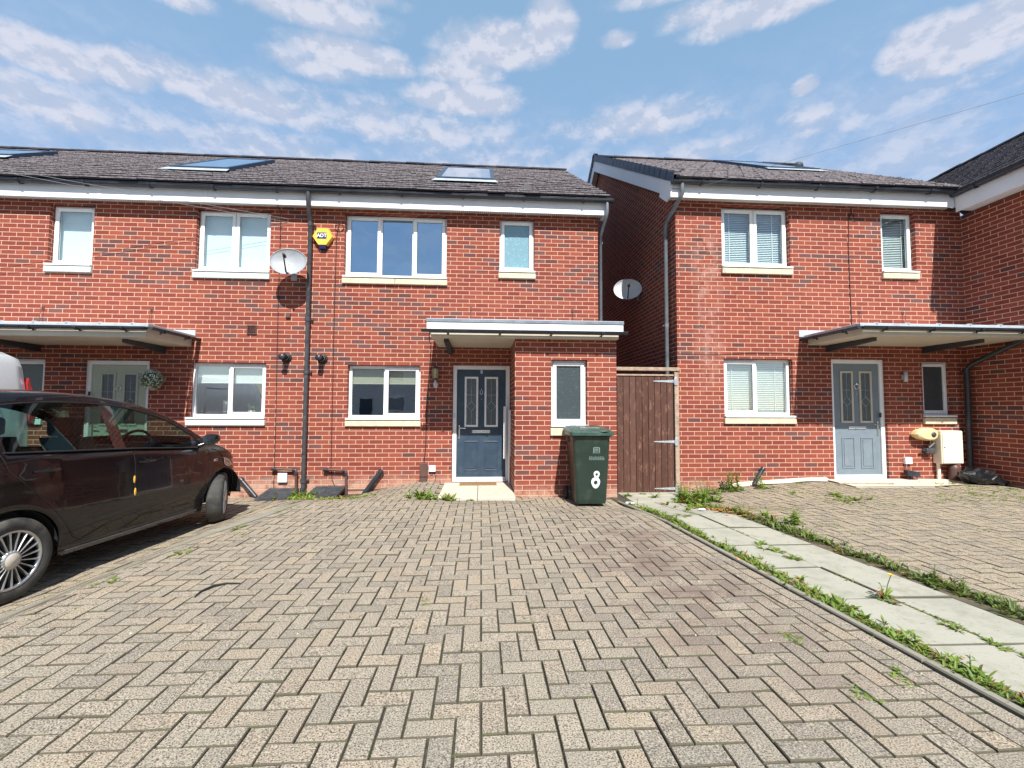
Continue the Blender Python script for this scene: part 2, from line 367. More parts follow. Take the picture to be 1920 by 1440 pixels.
M['hub'] = plain('cream_hub_cap', (.55, .50, .42), .45, var=.1)
M['well'] = plain('wheel_well_plastic', (.010, .010, .011), .9)
M['redlamp'] = plain('red_tail_lamp', (.33, .018, .018), .15, coat=1.)
M['lampglass'] = plain('headlamp_plastic', (.20, .21, .22), .08, metal=.5, coat=1.)
M['seat'] = plain('dark_seat_fabric', (.020, .020, .023), .8, var=.2)
M['lampamber'] = plain('old_lamp_glass', (.45, .38, .20), .3, var=.15)
M['galv'] = plain('dusty_dark_board', (.040, .044, .052), .6, var=.25, dirt=((.12, .12, .12), 12, .4))
M['sack'] = plain('black_polythene', (.012, .012, .014), .22, var=.2)
M['wire'] = plain('grey_wire', (.22, .23, .25), .6)
M['wall_far'] = plain('pale_render_wall', (.74, .73, .70), .9)

def soffitmat():
    m, N, b, out = newmat('perforated_soffit')
    x, y, z = N.xyz(N.node('ShaderNodeNewGeometry').outputs['Position'])
    fx = N.m('ABSOLUTE', N.m('SUBTRACT', N.m('FRACT', N.m('MULTIPLY', N.m('ADD', x, 50.), 27.)), .5))
    fy = N.m('ABSOLUTE', N.m('SUBTRACT', N.m('FRACT', N.m('MULTIPLY', N.m('ADD', y, 50.), 18.)), .5))
    hole = N.m('MULTIPLY', N.ramp(fx, .26, .20), N.ramp(fy, .36, .30))
    N.put(b.inputs['Base Color'], N.mix(hole, (.74, .74, .70), (.06, .06, .055))); b.inputs['Roughness'].default_value = .5
    return m
M['soffit'] = soffitmat()
# ------------------------------------------------------------------ mesh builder and object helpers
class MB:
    def __init__(s): s.v = []; s.f = []; s.r = []; s.sm = []
    def add(s, vs, fs, r=0., smooth=False):
        k = len(s.v); s.v += [tuple(p) for p in vs]
        for f in fs: s.f.append([i+k for i in f]); s.r.append(r); s.sm.append(smooth)
    def quad(s, a, b, c, d, r=0.): s.add((a, b, c, d), ((0, 1, 2, 3),), r)
    def box(s, x0, x1, y0, y1, z0, z1, r=0., bev=0.):
        if bev > 0 and min(x1-x0, y1-y0, z1-z0) > 2.2*bev:
            vs = []; b = bev
            X = (x0, x1); Y = (y0, y1); Z = (z0, z1)
            bm = bmesh.new(); bmesh.ops.create_cube(bm, size=1)
            for v in bm.verts: v.co = Vector((x0 if v.co.x < 0 else x1, y0 if v.co.y < 0 else y1, z0 if v.co.z < 0 else z1))
            bmesh.ops.bevel(bm, geom=bm.edges[:], offset=b, segments=2, affect='EDGES', profile=.5)
            bm.verts.index_update()
            s.add([v.co[:] for v in bm.verts], [[v.index for v in f.verts] for f in bm.faces], r); bm.free(); return
        vs = [(x, y, z) for z in (z0, z1) for y in (y0, y1) for x in (x0, x1)]
        s.add(vs, ((0, 2, 3, 1), (4, 5, 7, 6), (0, 1, 5, 4), (2, 6, 7, 3), (0, 4, 6, 2), (1, 3, 7, 5)), r)
    def prism(s, poly, ax, a, b, r=0.):
        """extrude a 2-D polygon along axis ax ('x': poly is (y,z), 'y': (x,z), 'z': (x,y))"""
        def P(p, t): return {'x': (t, p[0], p[1]), 'y': (p[0], t, p[1]), 'z': (p[0], p[1], t)}[ax]
        n = len(poly); area = sum(poly[i][0]*poly[(i+1) % n][1]-poly[(i+1) % n][0]*poly[i][1] for i in range(n))
        if (area < 0) != (ax == 'y'): poly = poly[::-1]
        if a > b: a, b = b, a
        vs = [P(p, a) for p in poly]+[P(p, b) for p in poly]
        fs = [list(range(n))[::-1], [i+n for i in range(n)]]+[[i, (i+1) % n, (i+1) % n+n, i+n] for i in range(n)]
        s.add(vs, fs, r)
    def tube(s, pts, rad, seg=8, r=0., caps=True, smooth=True):
        pts = [Vector(p) for p in pts]; n = len(pts)
        rads = rad if isinstance(rad, (list, tuple)) else [rad]*n
        vs = []; up = None
        for i, p in enumerate(pts):
            t = (pts[min(i+1, n-1)]-pts[max(i-1, 0)]).normalized()
            if up is None or abs(up.dot(t)) > .95: up = Vector((0, 0, 1)) if abs(t.z) < .9 else Vector((0, 1, 0))
            a = t.cross(up).normalized(); b = a.cross(t).normalized(); up = b
            for k in range(seg):
                w = 2*pi*k/seg; vs.append(p+(a*cos(w)+b*sin(w))*rads[i])
        fs = [[i*seg+k, i*seg+(k+1) % seg, (i+1)*seg+(k+1) % seg, (i+1)*seg+k] for i in range(n-1) for k in range(seg)]
        s.add(vs, fs, r, smooth)
        if caps: s.add(vs[:seg], [list(range(seg))], r); s.add(vs[-seg:], [list(range(seg))[::-1]], r)
    def lathe(s, prof, c, axis=(0, 0, 1), seg=24, r=0., smooth=True, sx=1., sy=1.):
        ax = Vector(axis).normalized(); a = ax.cross(Vector((0, 0, 1)))
        a = a.normalized() if a.length > .1 else ax.orthogonal().normalized()
        if abs(ax.z) > .9: a = Vector((1, 0, 0))
        b = ax.cross(a); c = Vector(c); vs = []
        for (rad, h) in prof:
            for k in range(seg):
                w = 2*pi*k/seg; vs.append(c+ax*h+a*(rad*cos(w)*sx)+b*(rad*sin(w)*sy))
        fs = [[i*seg+k, i*seg+(k+1) % seg, (i+1)*seg+(k+1) % seg, (i+1)*seg+k] for i in range(len(prof)-1) for k in range(seg)]
        s.add(vs, fs, r, smooth)
    def build(s, name, mat, parent=None, off=None, loc=None, fix=False):
        me = bpy.data.meshes.new(name)
        o_ = Vector(off) if off is not None else (root_off(parent) if parent is not None else Vector((0, 0, 0)))
        if loc is not None: o_ = Vector(loc)
        me.from_pydata([Vector(p)-o_ for p in s.v], [], s.f)
        at = me.attributes.new('rnd', 'FLOAT', 'FACE'); at.data.foreach_set('value', [float(x) for x in s.r])
        me.polygons.foreach_set('use_smooth', s.sm)
        me.materials.append(M[mat] if isinstance(mat, str) else mat); me.update()
        if fix:
            bm = bmesh.new(); bm.from_mesh(me); bmesh.ops.recalc_face_normals(bm, faces=bm.faces); bm.to_mesh(me); bm.free()
        o = bpy.data.objects.new(name, me); COL.objects.link(o)
        if parent is not None: o.parent = parent
        if loc is not None: o.location = loc
        return o
ROFF = {}
def root_off(p):
    while p.parent is not None: p = p.parent
    return ROFF.get(p.name, Vector((0, 0, 0)))
def thing(name, label, cat, loc=(0, 0, 0), rz=0., group=None, local=False):
    o = bpy.data.objects.new(name, None); COL.objects.link(o); o.location = loc; o.rotation_euler = (0, 0, rz)
    o.empty_display_size = .2; o['label'] = label; o['category'] = cat
    if group: o['group'] = group
    ROFF[o.name] = Vector((0, 0, 0)) if local else Vector(loc)
    return o
def tag(o, label, cat, group=None, kind=None):
    o['label'] = label; o['category'] = cat
    if group: o['group'] = group
    if kind: o['kind'] = kind
    return o
def struct(o): o['kind'] = 'structure'; return o
def S(t): t = max(0., min(1., t)); return t*t*(3-2*t)
def text(parent, s, loc, size, mat, name, rot=(pi/2, 0, 0), depth=.002, off=None, sx=1.):
    cu = bpy.data.curves.new(name, 'FONT'); cu.body = s; cu.size = size; cu.extrude = depth; cu.align_x = 'CENTER'; cu.align_y = 'CENTER'
    cu.offset = size*.02
    t = bpy.data.objects.new(name, cu); COL.objects.link(t)
    dg = bpy.context.evaluated_depsgraph_get(); me = bpy.data.meshes.new_from_object(t.evaluated_get(dg))
    bpy.data.objects.remove(t); bpy.data.curves.remove(cu)
    base = Vector(loc)-(off if off is not None else root_off(parent))
    from mathutils import Euler
    R = Euler(rot).to_matrix()
    for v in me.vertices: v.co = base+R @ Vector((v.co.x*sx, v.co.y, v.co.z))
    me.materials.clear(); me.materials.append(M[mat]); me.name = name
    o = bpy.data.objects.new(name, me); COL.objects.link(o); o.parent = parent
    return o

# ------------------------------------------------------------------ ground height
def gz(x, y):
    L = -.15*S((-4.75-x)/.55)
    B = -.21*S((-2.9-x)/1.4)*S((y+1.9)/1.7) - .04*S((-4.6-x)/.8)*S((y+1.6)/1.4)
    Mi = -.09*S((y+2.1+.6*S((x+1.8)/.8))/1.0)*S((x+3.2)/.9)*S((2.6-x)/1.2)
    Rr = .055*S((x-2.3)/1.3)*S((y+3.8)/3.)*S((6.6-x)/1.4+.45)
    return min(L, B)+Mi+Rr

# ------------------------------------------------------------------ walls, windows, doors, roofs
def adj(x0, x1, yw, rec=.09):
    """opening edges from the frame edges read off the photograph: the frame sits back in its reveal"""
    d = 8.03+yw
    if x0 < -2.08: x0 -= rec*(-2.08-x0)/d
    if x1 > -2.08: x1 += rec*(x1+2.08)/d
    return x0, x1
def wall_front(mb, x0, x1, z0, z1, y, holes, th=.10):
    """a wall facing -Y at depth y with rectangular openings (x0,x1,z0,z1) and reveals"""
    holes = [(*adj(h[0], h[1], y, .06 if h[3]-h[2] > 1.8 else .09), h[2], h[3]) for h in holes]
    xs = sorted({x0, x1, *[h[0] for h in holes], *[h[1] for h in holes]}); zs = sorted({z0, z1, *[h[2] for h in holes], *[h[3] for h in holes]})
    def inhole(x, z): return any(h[0] < x < h[1] and h[2] < z < h[3] for h in holes)
    for i in range(len(xs)-1):
        for j in range(len(zs)-1):
            if not inhole((xs[i]+xs[i+1])/2, (zs[j]+zs[j+1])/2):
                a, b, c, d = xs[i], xs[i+1], zs[j], zs[j+1]
                mb.quad((a, y, c), (b, y, c), (b, y, d), (a, y, d))
                mb.quad((a, y+th+.12, c), (a, y+th+.12, d), (b, y+th+.12, d), (b, y+th+.12, c))
    for a, b, c, d in holes:
        t = y+th+.12
        mb.quad((a, y, c), (a, y, d), (a, t, d), (a, t, c)); mb.quad((b, y, c), (b, t, c), (b, t, d), (b, y, d))
        mb.quad((a, y, d), (b, y, d), (b, t, d), (a, t, d)); mb.quad((a, y, c), (a, t, c), (b, t, c), (b, y, c))
def frame_ring(mb, x0, x1, z0, z1, w, y0, y1, bev=.006):
    mb.box(x0, x0+w, y0, y1, z0, z1, bev=bev); mb.box(x1-w, x1, y0, y1, z0, z1, bev=bev)
    mb.box(x0+w-.001, x1-w+.001, y0+.001, y1, z1-w, z1, bev=bev); mb.box(x0+w-.001, x1-w+.001, y0+.001, y1, z0, z0+w, bev=bev)
def window(parent, x0, x1, z0, z1, yw, lights, sill='stone', pane='glass', blind=None, rec=.09, sill_h=.105, vents=True, label=None):
    """lights: list of (fraction from, fraction to, opening?)"""
    x0, x1 = adj(x0, x1, yw, rec); y = yw+rec; fw = .05
    fr = MB(); frame_ring(fr, x0+.004, x1-.004, z0+.004, z1-.004, fw, y, y+.07)
    W = x1-x0
    for (a, b, s_) in lights[1:]: fr.box(x0+W*a-.022, x0+W*a+.022, y+.003, y+.066, z0+fw, z1-fw, bev=.004)
    o = fr.build('window', 'upvc', parent)
    if label: o['label'] = label
    sb = MB(); sb.box(x0-.012, x1+.012, yw-.058, y+.001, z0-.026, z0+.004, bev=.006); sb.build('window_board', 'upvc', o)
    gl = MB(); gk = MB()
    for (a, b, op) in lights:
        xa = x0+W*a+(fw if a == 0 else .022); xb = x0+W*b-(fw if b == 1 else .022); za = z0+fw; zb = z1-fw
        if op:
            ss = MB(); frame_ring(ss, xa-.018, xb+.018, za-.018, zb+.018, .058, y-.022, y+.03, .008); ss.build('sash', 'upvc', o)
            i = .04
        else: i = 0.
        p = MB(); gy = y+(.006 if op else .028)
        p.quad((xa+i, gy, za+i), (xb-i, gy, za+i), (xb-i, gy, zb-i), (xa+i, gy, zb-i)); p.build('pane', pane, o)
        # black gasket round the glass
        for (q0, q1, q2, q3) in ((xa+i, xa+i+.005, za+i, zb-i), (xb-i-.005, xb-i, za+i, zb-i), (xa+i, xb-i, za+i, za+i+.005), (xa+i, xb-i, zb-i-.005, zb-i)):
            gk.box(q0, q1, gy-.004, gy-.001, q2, q3)
        if vents and op:
            vt = MB(); vt.box(xa+.04, xb-.04, y-.034, y-.0225, zb-.008, zb+.008, bev=.003); vt.build('trickle_vent', 'upvc', o)
        if op:
            hd = MB(); hx = xb-.005 if a == 0 else xa+.005
            hd.box(hx-.011, hx+.011, y+.045, y+.062, za+.22, za+.36, bev=.004)
            hd.build('window_handle', 'white', o)
    gk.build('gasket', 'black', o)
    if sill:
        st = MB(); n = 2 if W > 1.5 else 1
        for k in range(n):
            a = x0-.018+(W+.036)*k/n+(.003 if k else 0); b = x0-.018+(W+.036)*(k+1)/n-(.003 if k < n-1 else 0)
            st.box(a, b, yw-.045, yw+.02, z0-.028-sill_h, z0-.040, bev=.006)
        st.build('stone_sill', sill, o)
    if blind:
        kind = blind[0]; yb = y+.085; bl = MB()
        if kind == 'full': bl.box(x0+.03, x1-.03, yb, yb+.004, z0+.02, z1-.02)
        if kind == 'half': bl.box(x0+.04, x1-.04, yb, yb+.004, blind[1], z1-.02); bl.tube([(x0+.04, yb, blind[1]), (x1-.04, yb, blind[1])], .009, 8)
        if kind == 'vene':
            z = z1-.05; k = 0
            while z > z0+.03:
                bl.quad((x0+.035, yb-.011, z-.014), (x1-.035, yb-.011, z-.014), (x1-.035, yb+.011, z+.014), (x0+.035, yb+.011, z+.014)); z -= .032
            for t in (.18, .82): bl.box(x0+W*t-.006, x0+W*t+.006, yb-.016, yb-.013, z0+.03, z1-.04)
        bl.build('blind', 'blind_beige' if kind == 'half' and len(blind) > 2 else 'blind', o)
    return o
def door(parent, x0, x1, z0, z1, yw, leaf, surround='upvc', hinge_right=True, label=None):
    x0, x1 = adj(x0, x1, yw, .06) if x1 < -2.7 or x0 > 0 else (x0, x1); y = yw+.06; fw = .07
    fr = MB()
    fr.box(x0, x0+fw, y-.015, y+.07, z0, z1, bev=.006); fr.box(x1-fw, x1, y-.015, y+.07, z0, z1, bev=.006)
    fr.box(x0+fw-.001, x1-fw+.001, y-.014, y+.07, z1-fw, z1, bev=.006); fr.box(x0+fw, x1-fw, y-.03, y+.07, z0, z0+.035, bev=.005)
    fr.build('door_frame', 'upvc', parent)
    a, b, c, d = x0+fw+.004, x1-fw-.004, z0+.04, z1-fw-.004
    W = b-a; H = d-c
    lf = MB(); gx = [(a+W*.155, a+W*.435), (a+W*.565, a+W*.845)]; g0, g1 = c+H*.475, c+H*.935
    lf.box(a, b, y+.012, y+.055, c, d, bev=.003)
    o = lf.build('door', leaf, parent)
    if label: o['label'] = label
    # raised mouldings of the lower panels
    mo = MB()
    for (p, q) in gx:
        for (m0, m1) in ((c+H*.075, c+H*.345),):
            pp, qq = p+.0, q-.0
            frame_ring(mo, pp, qq, m0, m1, .018, y+.002, y+.0125, .004)
            mo.box(pp+.04, qq-.04, y+.004, y+.0125, m0+.04, m1-.04, bev=.006)
            zz = (m0+m1)/2
    mo.build('door_panel', leaf, o)
    for (p, q) in gx:
        g = MB(); frame_ring(g, p, q, g0, g1, .034, y-.006, y+.0125, .006); g.build('glazing_trim', surround, o)
        g = MB(); g.quad((p+.03, y+.008, g0+.03), (q-.03, y+.008, g0+.03), (q-.03, y+.008, g1-.03), (p+.03, y+.008, g1-.03)); g.build('pane', 'leaded', o)
        g = MB(); cx_ = (p+q)/2; cz_ = (g0+g1)/2-.08     # lead pattern: border lines and a diamond
        def ln(x_, z_, X_, Z_): g.tube([(x_, y+.006, z_), (X_, y+.006, Z_)], .0022, 5)
        ln(cx_, g0+.03, cx_, cz_-.09); ln(cx_, cz_+.09, cx_, g1-.03); r_ = (q-p)/2-.045
        ln(cx_, cz_+.09, cx_+r_, cz_); ln(cx_+r_, cz_, cx_, cz_-.09); ln(cx_, cz_-.09, cx_-r_, cz_); ln(cx_-r_, cz_, cx_, cz_+.09)
        ln(p+.03, cz_, cx_-r_, cz_); ln(cx_+r_, cz_, q-.03, cz_); ln(p+.03, cz_+.20, q-.03, cz_+.20)
        g.build('leading', 'zinc', o)
    lb = MB(); lz = c+H*.432; frame_ring(lb, a+W*.31, a+W*.69, lz-.025, lz+.025, .010, y-.002, y+.0125, .003)
    lb.box(a+W*.31+.01, a+W*.69-.01, y+.002, y+.0125, lz-.016, lz+.016, bev=.003); lb.build('letterbox', 'chrome' if leaf != 'door_grey' else 'zinc', o)
    kn = MB(); kx, kz = (a+b)/2, g0+(g1-g0)*.70
    if leaf == 'door_blue':
        kn.lathe([(0, -.012), (.020, -.010), (.022, .0), (.018, .008)], (kx, y+.004, kz), (0, -1, 0), 14)
        kn.tube([(kx-.020, y-.010, kz+.015), (kx-.022, y-.014, kz-.02), (kx-.010, y-.015, kz-.045), (kx+.010, y-.015, kz-.045), (kx+.022, y-.014, kz-.02), (kx+.020, y-.010, kz+.015)], .006, 8)
        kn.tube([(kx, y+.002, kz+.02), (kx, y+.002, kz+.055)], [.008, .003], 6); spy = MB(); spy.lathe([(0, -.005), (.008, -.003), (.008, .004)], (kx, y+.003, kz-.13), (0, -1, 0), 10); spy.build('spyhole', 'chrome', o)
    else:
        for k in range(16):
            w = 2*pi*k/16; w2 = 2*pi*(k+1)/16
            kn.tube([(kx+.042*cos(w), y-.008, kz+.042*sin(w)), (kx+.042*cos(w2), y-.008, kz+.042*sin(w2))], .007, 6)
        kn.box(kx-.014, kx+.014, y-.014, y+.012, kz+.028, kz+.058, bev=.004)
        spy = MB(); spy.lathe([(0, -.005), (.008, -.003), (.008, .004)], (kx, y+.003, kz-.13), (0, -1, 0), 10); spy.build('spyhole', 'chrome', o)
    kn.build('door_knocker', 'chrome', o)
    hn = MB(); hx = a+.045 if hinge_right else b-.045; sgn = 1 if hinge_right else -1
    hn.box(hx-.014, hx+.014, y-.001, y+.0125, lz-.13, lz+.11, bev=.004)
    hn.tube([(hx, y, lz+.065), (hx, y-.045, lz+.065), (hx+sgn*.02, y-.05, lz+.065), (hx+sgn*.11, y-.05, lz+.058)], .009, 8)
    hn.build('door_handle', 'chrome', o)
    dr = MB(); dr.box(a+.005, b-.005, y-.012, y+.0125, c+.002, c+.035, bev=.004); dr.build('weather_bar', 'white', o)
    return o
def tile_slope(mb, O, A, U, Ln, Sl, gauge=.30, tw=.30, th=.042, jit=1.):
    """courses of single-roll tiles: O eaves corner, A unit vector along the eaves, U unit vector up the slope"""
    O = Vector(O); A = Vector(A).normalized(); U = Vector(U).normalized(); Nn = A.cross(U)
    if Nn.z < 0: Nn = -Nn
    nr = int(math.ceil(Sl/gauge)); nc = max(1, int(round(Ln/tw))); tw = Ln/nc
    prof = [(0, .004), (.03, .006), (.07, .0), (.30, .0005), (.48, .001), (.52, .0005), (.56, .001), (.8, 0), (.955, 0), (.965, -.004), (.985, -.004), (1.0, .003)]
    for r in range(nr):
        s0 = r*gauge; s1 = min((r+1)*gauge+.05, Sl+.02)
        for c in range(-1 if r % 2 else 0, nc):
            c0 = c+(.5 if r % 2 else 0.); q = random.random()
            dh = random.gauss(0, .0025)*jit; ds = random.gauss(0, .004)*jit; tl = random.gauss(0, .003)*jit
            lo = max(0., c0)*tw; hi = min(nc, c0+1)*tw
            if hi-lo < .02: continue
            top = []; bot = []; frt = []; mid = []
            for (t, h) in prof:
                x = lo+(hi-lo)*t
                top.append(O+A*x+U*(s0+ds+.016)+Nn*(th+h+dh+tl*t)); bot.append(O+A*x+U*s1+Nn*(.010+h*.9+dh*.4)); mid.append(O+A*x+U*(s0+ds)+Nn*(th*.58+h*.6+dh+tl*t)); frt.append(O+A*x+U*(s0+ds+.004)+Nn*(h*.25-.004))
            n = len(prof)
            fs = []; fe = []
            for i in range(n-1): fs.append((i, i+1, n+i+1, n+i)); fs.append((2*n+i, 2*n+i+1, 3*n+i+1, 3*n+i)); fe.append((3*n+i, 3*n+i+1, i+1, i))
            k0 = len(mb.v); mb.add(top+bot+frt+mid, fs, q); mb.f += [[i+k0 for i in f] for f in fe]; mb.r += [2.+q*.2]*len(fe); mb.sm += [False]*len(fe)  # front bevels marked for the painted sunlit edge colour
def roof_deck(mb, O, A, U, Ln, Sl):
    O = Vector(O); A = Vector(A); U = Vector(U).normalized(); Nn = A.cross(U); Nn = Nn if Nn.z > 0 else -Nn
    p = [O, O+A*Ln, O+A*Ln+U*Sl, O+U*Sl]
    q = [v-Nn*.05 for v in p]
    mb.add([v-Nn*.012 for v in p]+q, ((0, 1, 2, 3), (4, 7, 6, 5), (0, 4, 5, 1), (1, 5, 6, 2), (2, 6, 7, 3), (3, 7, 4, 0)), .5)
def ridge(mb, a, b, rad=.11, n=None):
    a = Vector(a); b = Vector(b); L = (b-a).length; n = n or int(L/.45); t = (b-a)/L; side = t.cross(Vector((0, 0, 1)))
    for k in range(n):
        q = random.random(); p0 = a+t*(L*k/n+.006); p1 = a+t*(L*(k+1)/n+.02); dz = random.gauss(0, .004)
        vs = []
        for p, r_ in ((p0, rad), (p1, rad*.93)):
            for i in range(7):
                w = pi*i/6; vs.append(p+side*(r_*cos(w))+Vector((0, 0, 1))*(r_*.72*sin(w)-.02+dz))
        fs = [(i, i+1, 7+i+1, 7+i) for i in range(6)]+[tuple(range(7))]
        mb.add(vs, fs, q)
def gutter(parent, a, b, rad=.056, fall=0., brk=.95, out=(0, -1, 0), name='gutter', back=.05):
    """half-round gutter from a to b with brackets; out = direction away from the fascia"""
    a = Vector(a); b = Vector(b); t = (b-a).normalized(); o_ = Vector(out); L = (b-a).length
    g = MB(); vs = []; seg = 8
    for p in (a, b):
        for k in range(seg+1):
            w = pi*k/seg; vs.append(p+o_*(rad*cos(w))-Vector((0, 0, rad*sin(w))))
        for k in range(seg+1):
            w = pi-pi*k/seg; vs.append(p+o_*((rad-.004)*cos(w))-Vector((0, 0, (rad-.004)*sin(w))))
    n = 2*(seg+1)
    g.add(vs, [(i, (i+1) % n, n+(i+1) % n, n+i) for i in range(n)], smooth=True)
    g.add(vs[:seg+1], [tuple(range(seg+1))]); g.add(vs[n:n+seg+1], [tuple(range(seg+1))])
    g.tube([a+o_*rad, b+o_*rad], .006, 6)
    o = g.build(name, 'gutter', parent)
    n_ = max(2, int(L/brk))
    for k in range(n_):
        bk = MB()
        p = a+t*(L*(k+.5)/n_); w = .018
        pts = []
        for i in range(9):
            q = pi*i/8; pts.append((rad+.006)*Vector((cos(q), -sin(q))))
        for sgn in (-1, 1): pass
        vs = [p+t*(-w)+o_*v.x+Vector((0, 0, v.y)) for v in pts]+[p+t*w+o_*v.x+Vector((0, 0, v.y)) for v in pts]
        vs += [p+t*(-w)+o_*v.x*1.12+Vector((0, 0, v.y*1.14)) for v in pts]+[p+t*w+o_*v.x*1.12+Vector((0, 0, v.y*1.14)) for v in pts]
        fs = []
        for i in range(8): fs += [(18+i, 18+i+1, 27+i+1, 27+i), (i, i+1, 18+i+1, 18+i), (9+i, 27+i, 27+i+1, 9+i+1)]
        bk.add(vs, fs)
        c = p-o_*(rad+back*.5)
        bk.tube([p-o_*(rad)-Vector((0, 0, .02)), p-o_*(rad+back)-Vector((0, 0, .06))], .014, 6)
        bk.build('gutter_bracket', 'gutter', o)
    return o
def downpipe(parent, pts, rad=.034, mat='pipe_grey', clips=()):
    p = MB(); p.tube(pts, rad, 14)
    o = p.build('downpipe', mat, parent)
    for (x, y, z) in clips:
        c = MB(); c.tube([(x, y, z-.028), (x, y, z+.028)], rad+.007, 14); c.box(x-.055, x+.055, y+.02, y+.05, z-.012, z+.012, bev=.004); c.build('pipe_collar', mat, o)
    return o
def soffit_vents(mb, x0, x1, y0, y1, z):
    """rows of small dark slots in the soffit"""
    x = x0+.02
    while x < x1-.02:
        mb.box(x, x+.013, y0+.05, y1-.05, z-.0025, z+.001); x += .042
# ------------------------------------------------------------------ houses
TAN8 = (7.62-4.93)/(3.87+.35)
def eaves(parent, x0, x1, yw, zs, fname='fascia', endcap=None):
    """soffit, fascia and gutter along an eaves; wall face at yw, soffit at height zs"""
    f = MB(); f.box(x0, x1, yw-.20, yw-.182, zs-.045, zs+.20, bev=.004)
    n = int((x1-x0)/2.5)
    fo = f.build('fascia', 'fascia', parent)
    for k in range(1, n+1):
        jb = MB(); xx = x0+(x1-x0)*k/(n+1); jb.box(xx-.03, xx+.03, yw-.2035, yw-.2, zs-.045, zs+.2, bev=.001); jb.build('fascia_joint', 'fascia', fo)
    s = MB(); s.box(x0, x1, yw-.181, yw+.02, zs, zs+.012); s.build('soffit', 'soffit', parent)
def shell(mb, x0, x1, y0, y1, zb, zt, zr, yr, left=True, right=True):
    """side walls with gables, back wall, ground and first floors"""
    for on, x, s in ((left, x0, -1), (right, x1, 1)):
        if not on: x = x - s*.01
        p = [(x, y0, zb), (x, y1, zb), (x, y1, zt), (x, yr, zr), (x, y0, zt)]
        q = [(x-s*.2, y, z) for (x_, y, z) in p]
        if s > 0: mb.add(p, ((0, 1, 2, 3, 4),)); mb.add(q, ((4, 3, 2, 1, 0),))
        else: mb.add(p, ((4, 3, 2, 1, 0),)); mb.add(q, ((0, 1, 2, 3, 4),))
    mb.quad((x1, y1, zb), (x0, y1, zb), (x0, y1, zt), (x1, y1, zt))
    mb.quad((x0, y1-.2, zb), (x1, y1-.2, zb), (x1, y1-.2, zt), (x0, y1-.2, zt))
def rooms(parent, x0, x1, y0, y1, zf=0.02, z1=2.45, zt=4.75):
    r = MB(); x0 += .22; x1 -= .22; y0 += .225
    for (a, b) in ((zf, z1-.05), (z1+.05, zt)):
        xm = (x0+x1)/2+.2
        r.quad((x0, y0, a), (x1, y0, a), (x1, y1, a), (x0, y1, a)); r.quad((x0, y0, b), (x0, y1, b), (x1, y1, b), (x1, y0, b))
        r.quad((x0, y1, a), (x1, y1, a), (x1, y1, b), (x0, y1, b))
        r.quad((x0, y0, a), (x0, y1, a), (x0, y1, b), (x0, y0, b)); r.quad((x1, y0, a), (x1, y0, b), (x1, y1, b), (x1, y1, a))
        r.box(xm-.05, xm+.05, y0, y1, a, b)
    r.build('interior', 'room', parent)
def skylight(parent, x0, x1, ya, yb, yE, zE, tan, hinge=.0):
    """roof window proud of the slope between plan depths ya..yb"""
    def P(x, y, h): return Vector((x, y, zE+tan*(y-yE)))+Vector((0, -tan, 1)).normalized()*h
    o = None
    fr = MB(); w = .07
    for (a, b, c, d) in ((x0, x0+w, ya, yb), (x1-w, x1, ya, yb), (x0+w, x1-w, ya, ya+w), (x0+w, x1-w, yb-w, yb)):
        vs = [P(a, c, .02), P(b, c, .02), P(b, d, .02), P(a, d, .02), P(a, c, .10), P(b, c, .10), P(b, d, .10), P(a, d, .10)]
        fr.add(vs, ((4, 5, 6, 7), (0, 1, 5, 4), (1, 2, 6, 5), (2, 3, 7, 6), (3, 0, 4, 7), (0, 3, 2, 1)))
    o = fr.build('skylight', 'verge', parent)
    g = MB(); g.add([P(x0+w, ya+w, .092), P(x1-w, ya+w, .092), P(x1-w, yb-w, .092), P(x0+w, yb-w, .092)], ((0, 1, 2, 3),)); g.build('pane', 'glass_solar', o)
    f = MB(); f.add([P(x0-.08, ya-.20, .062), P(x1+.08, ya-.20, .062), P(x1+.02, ya+.01, .075), P(x0-.02, ya+.01, .075)], ((0, 1, 2, 3),)); f.build('flashing', 'silver', o)
    return o
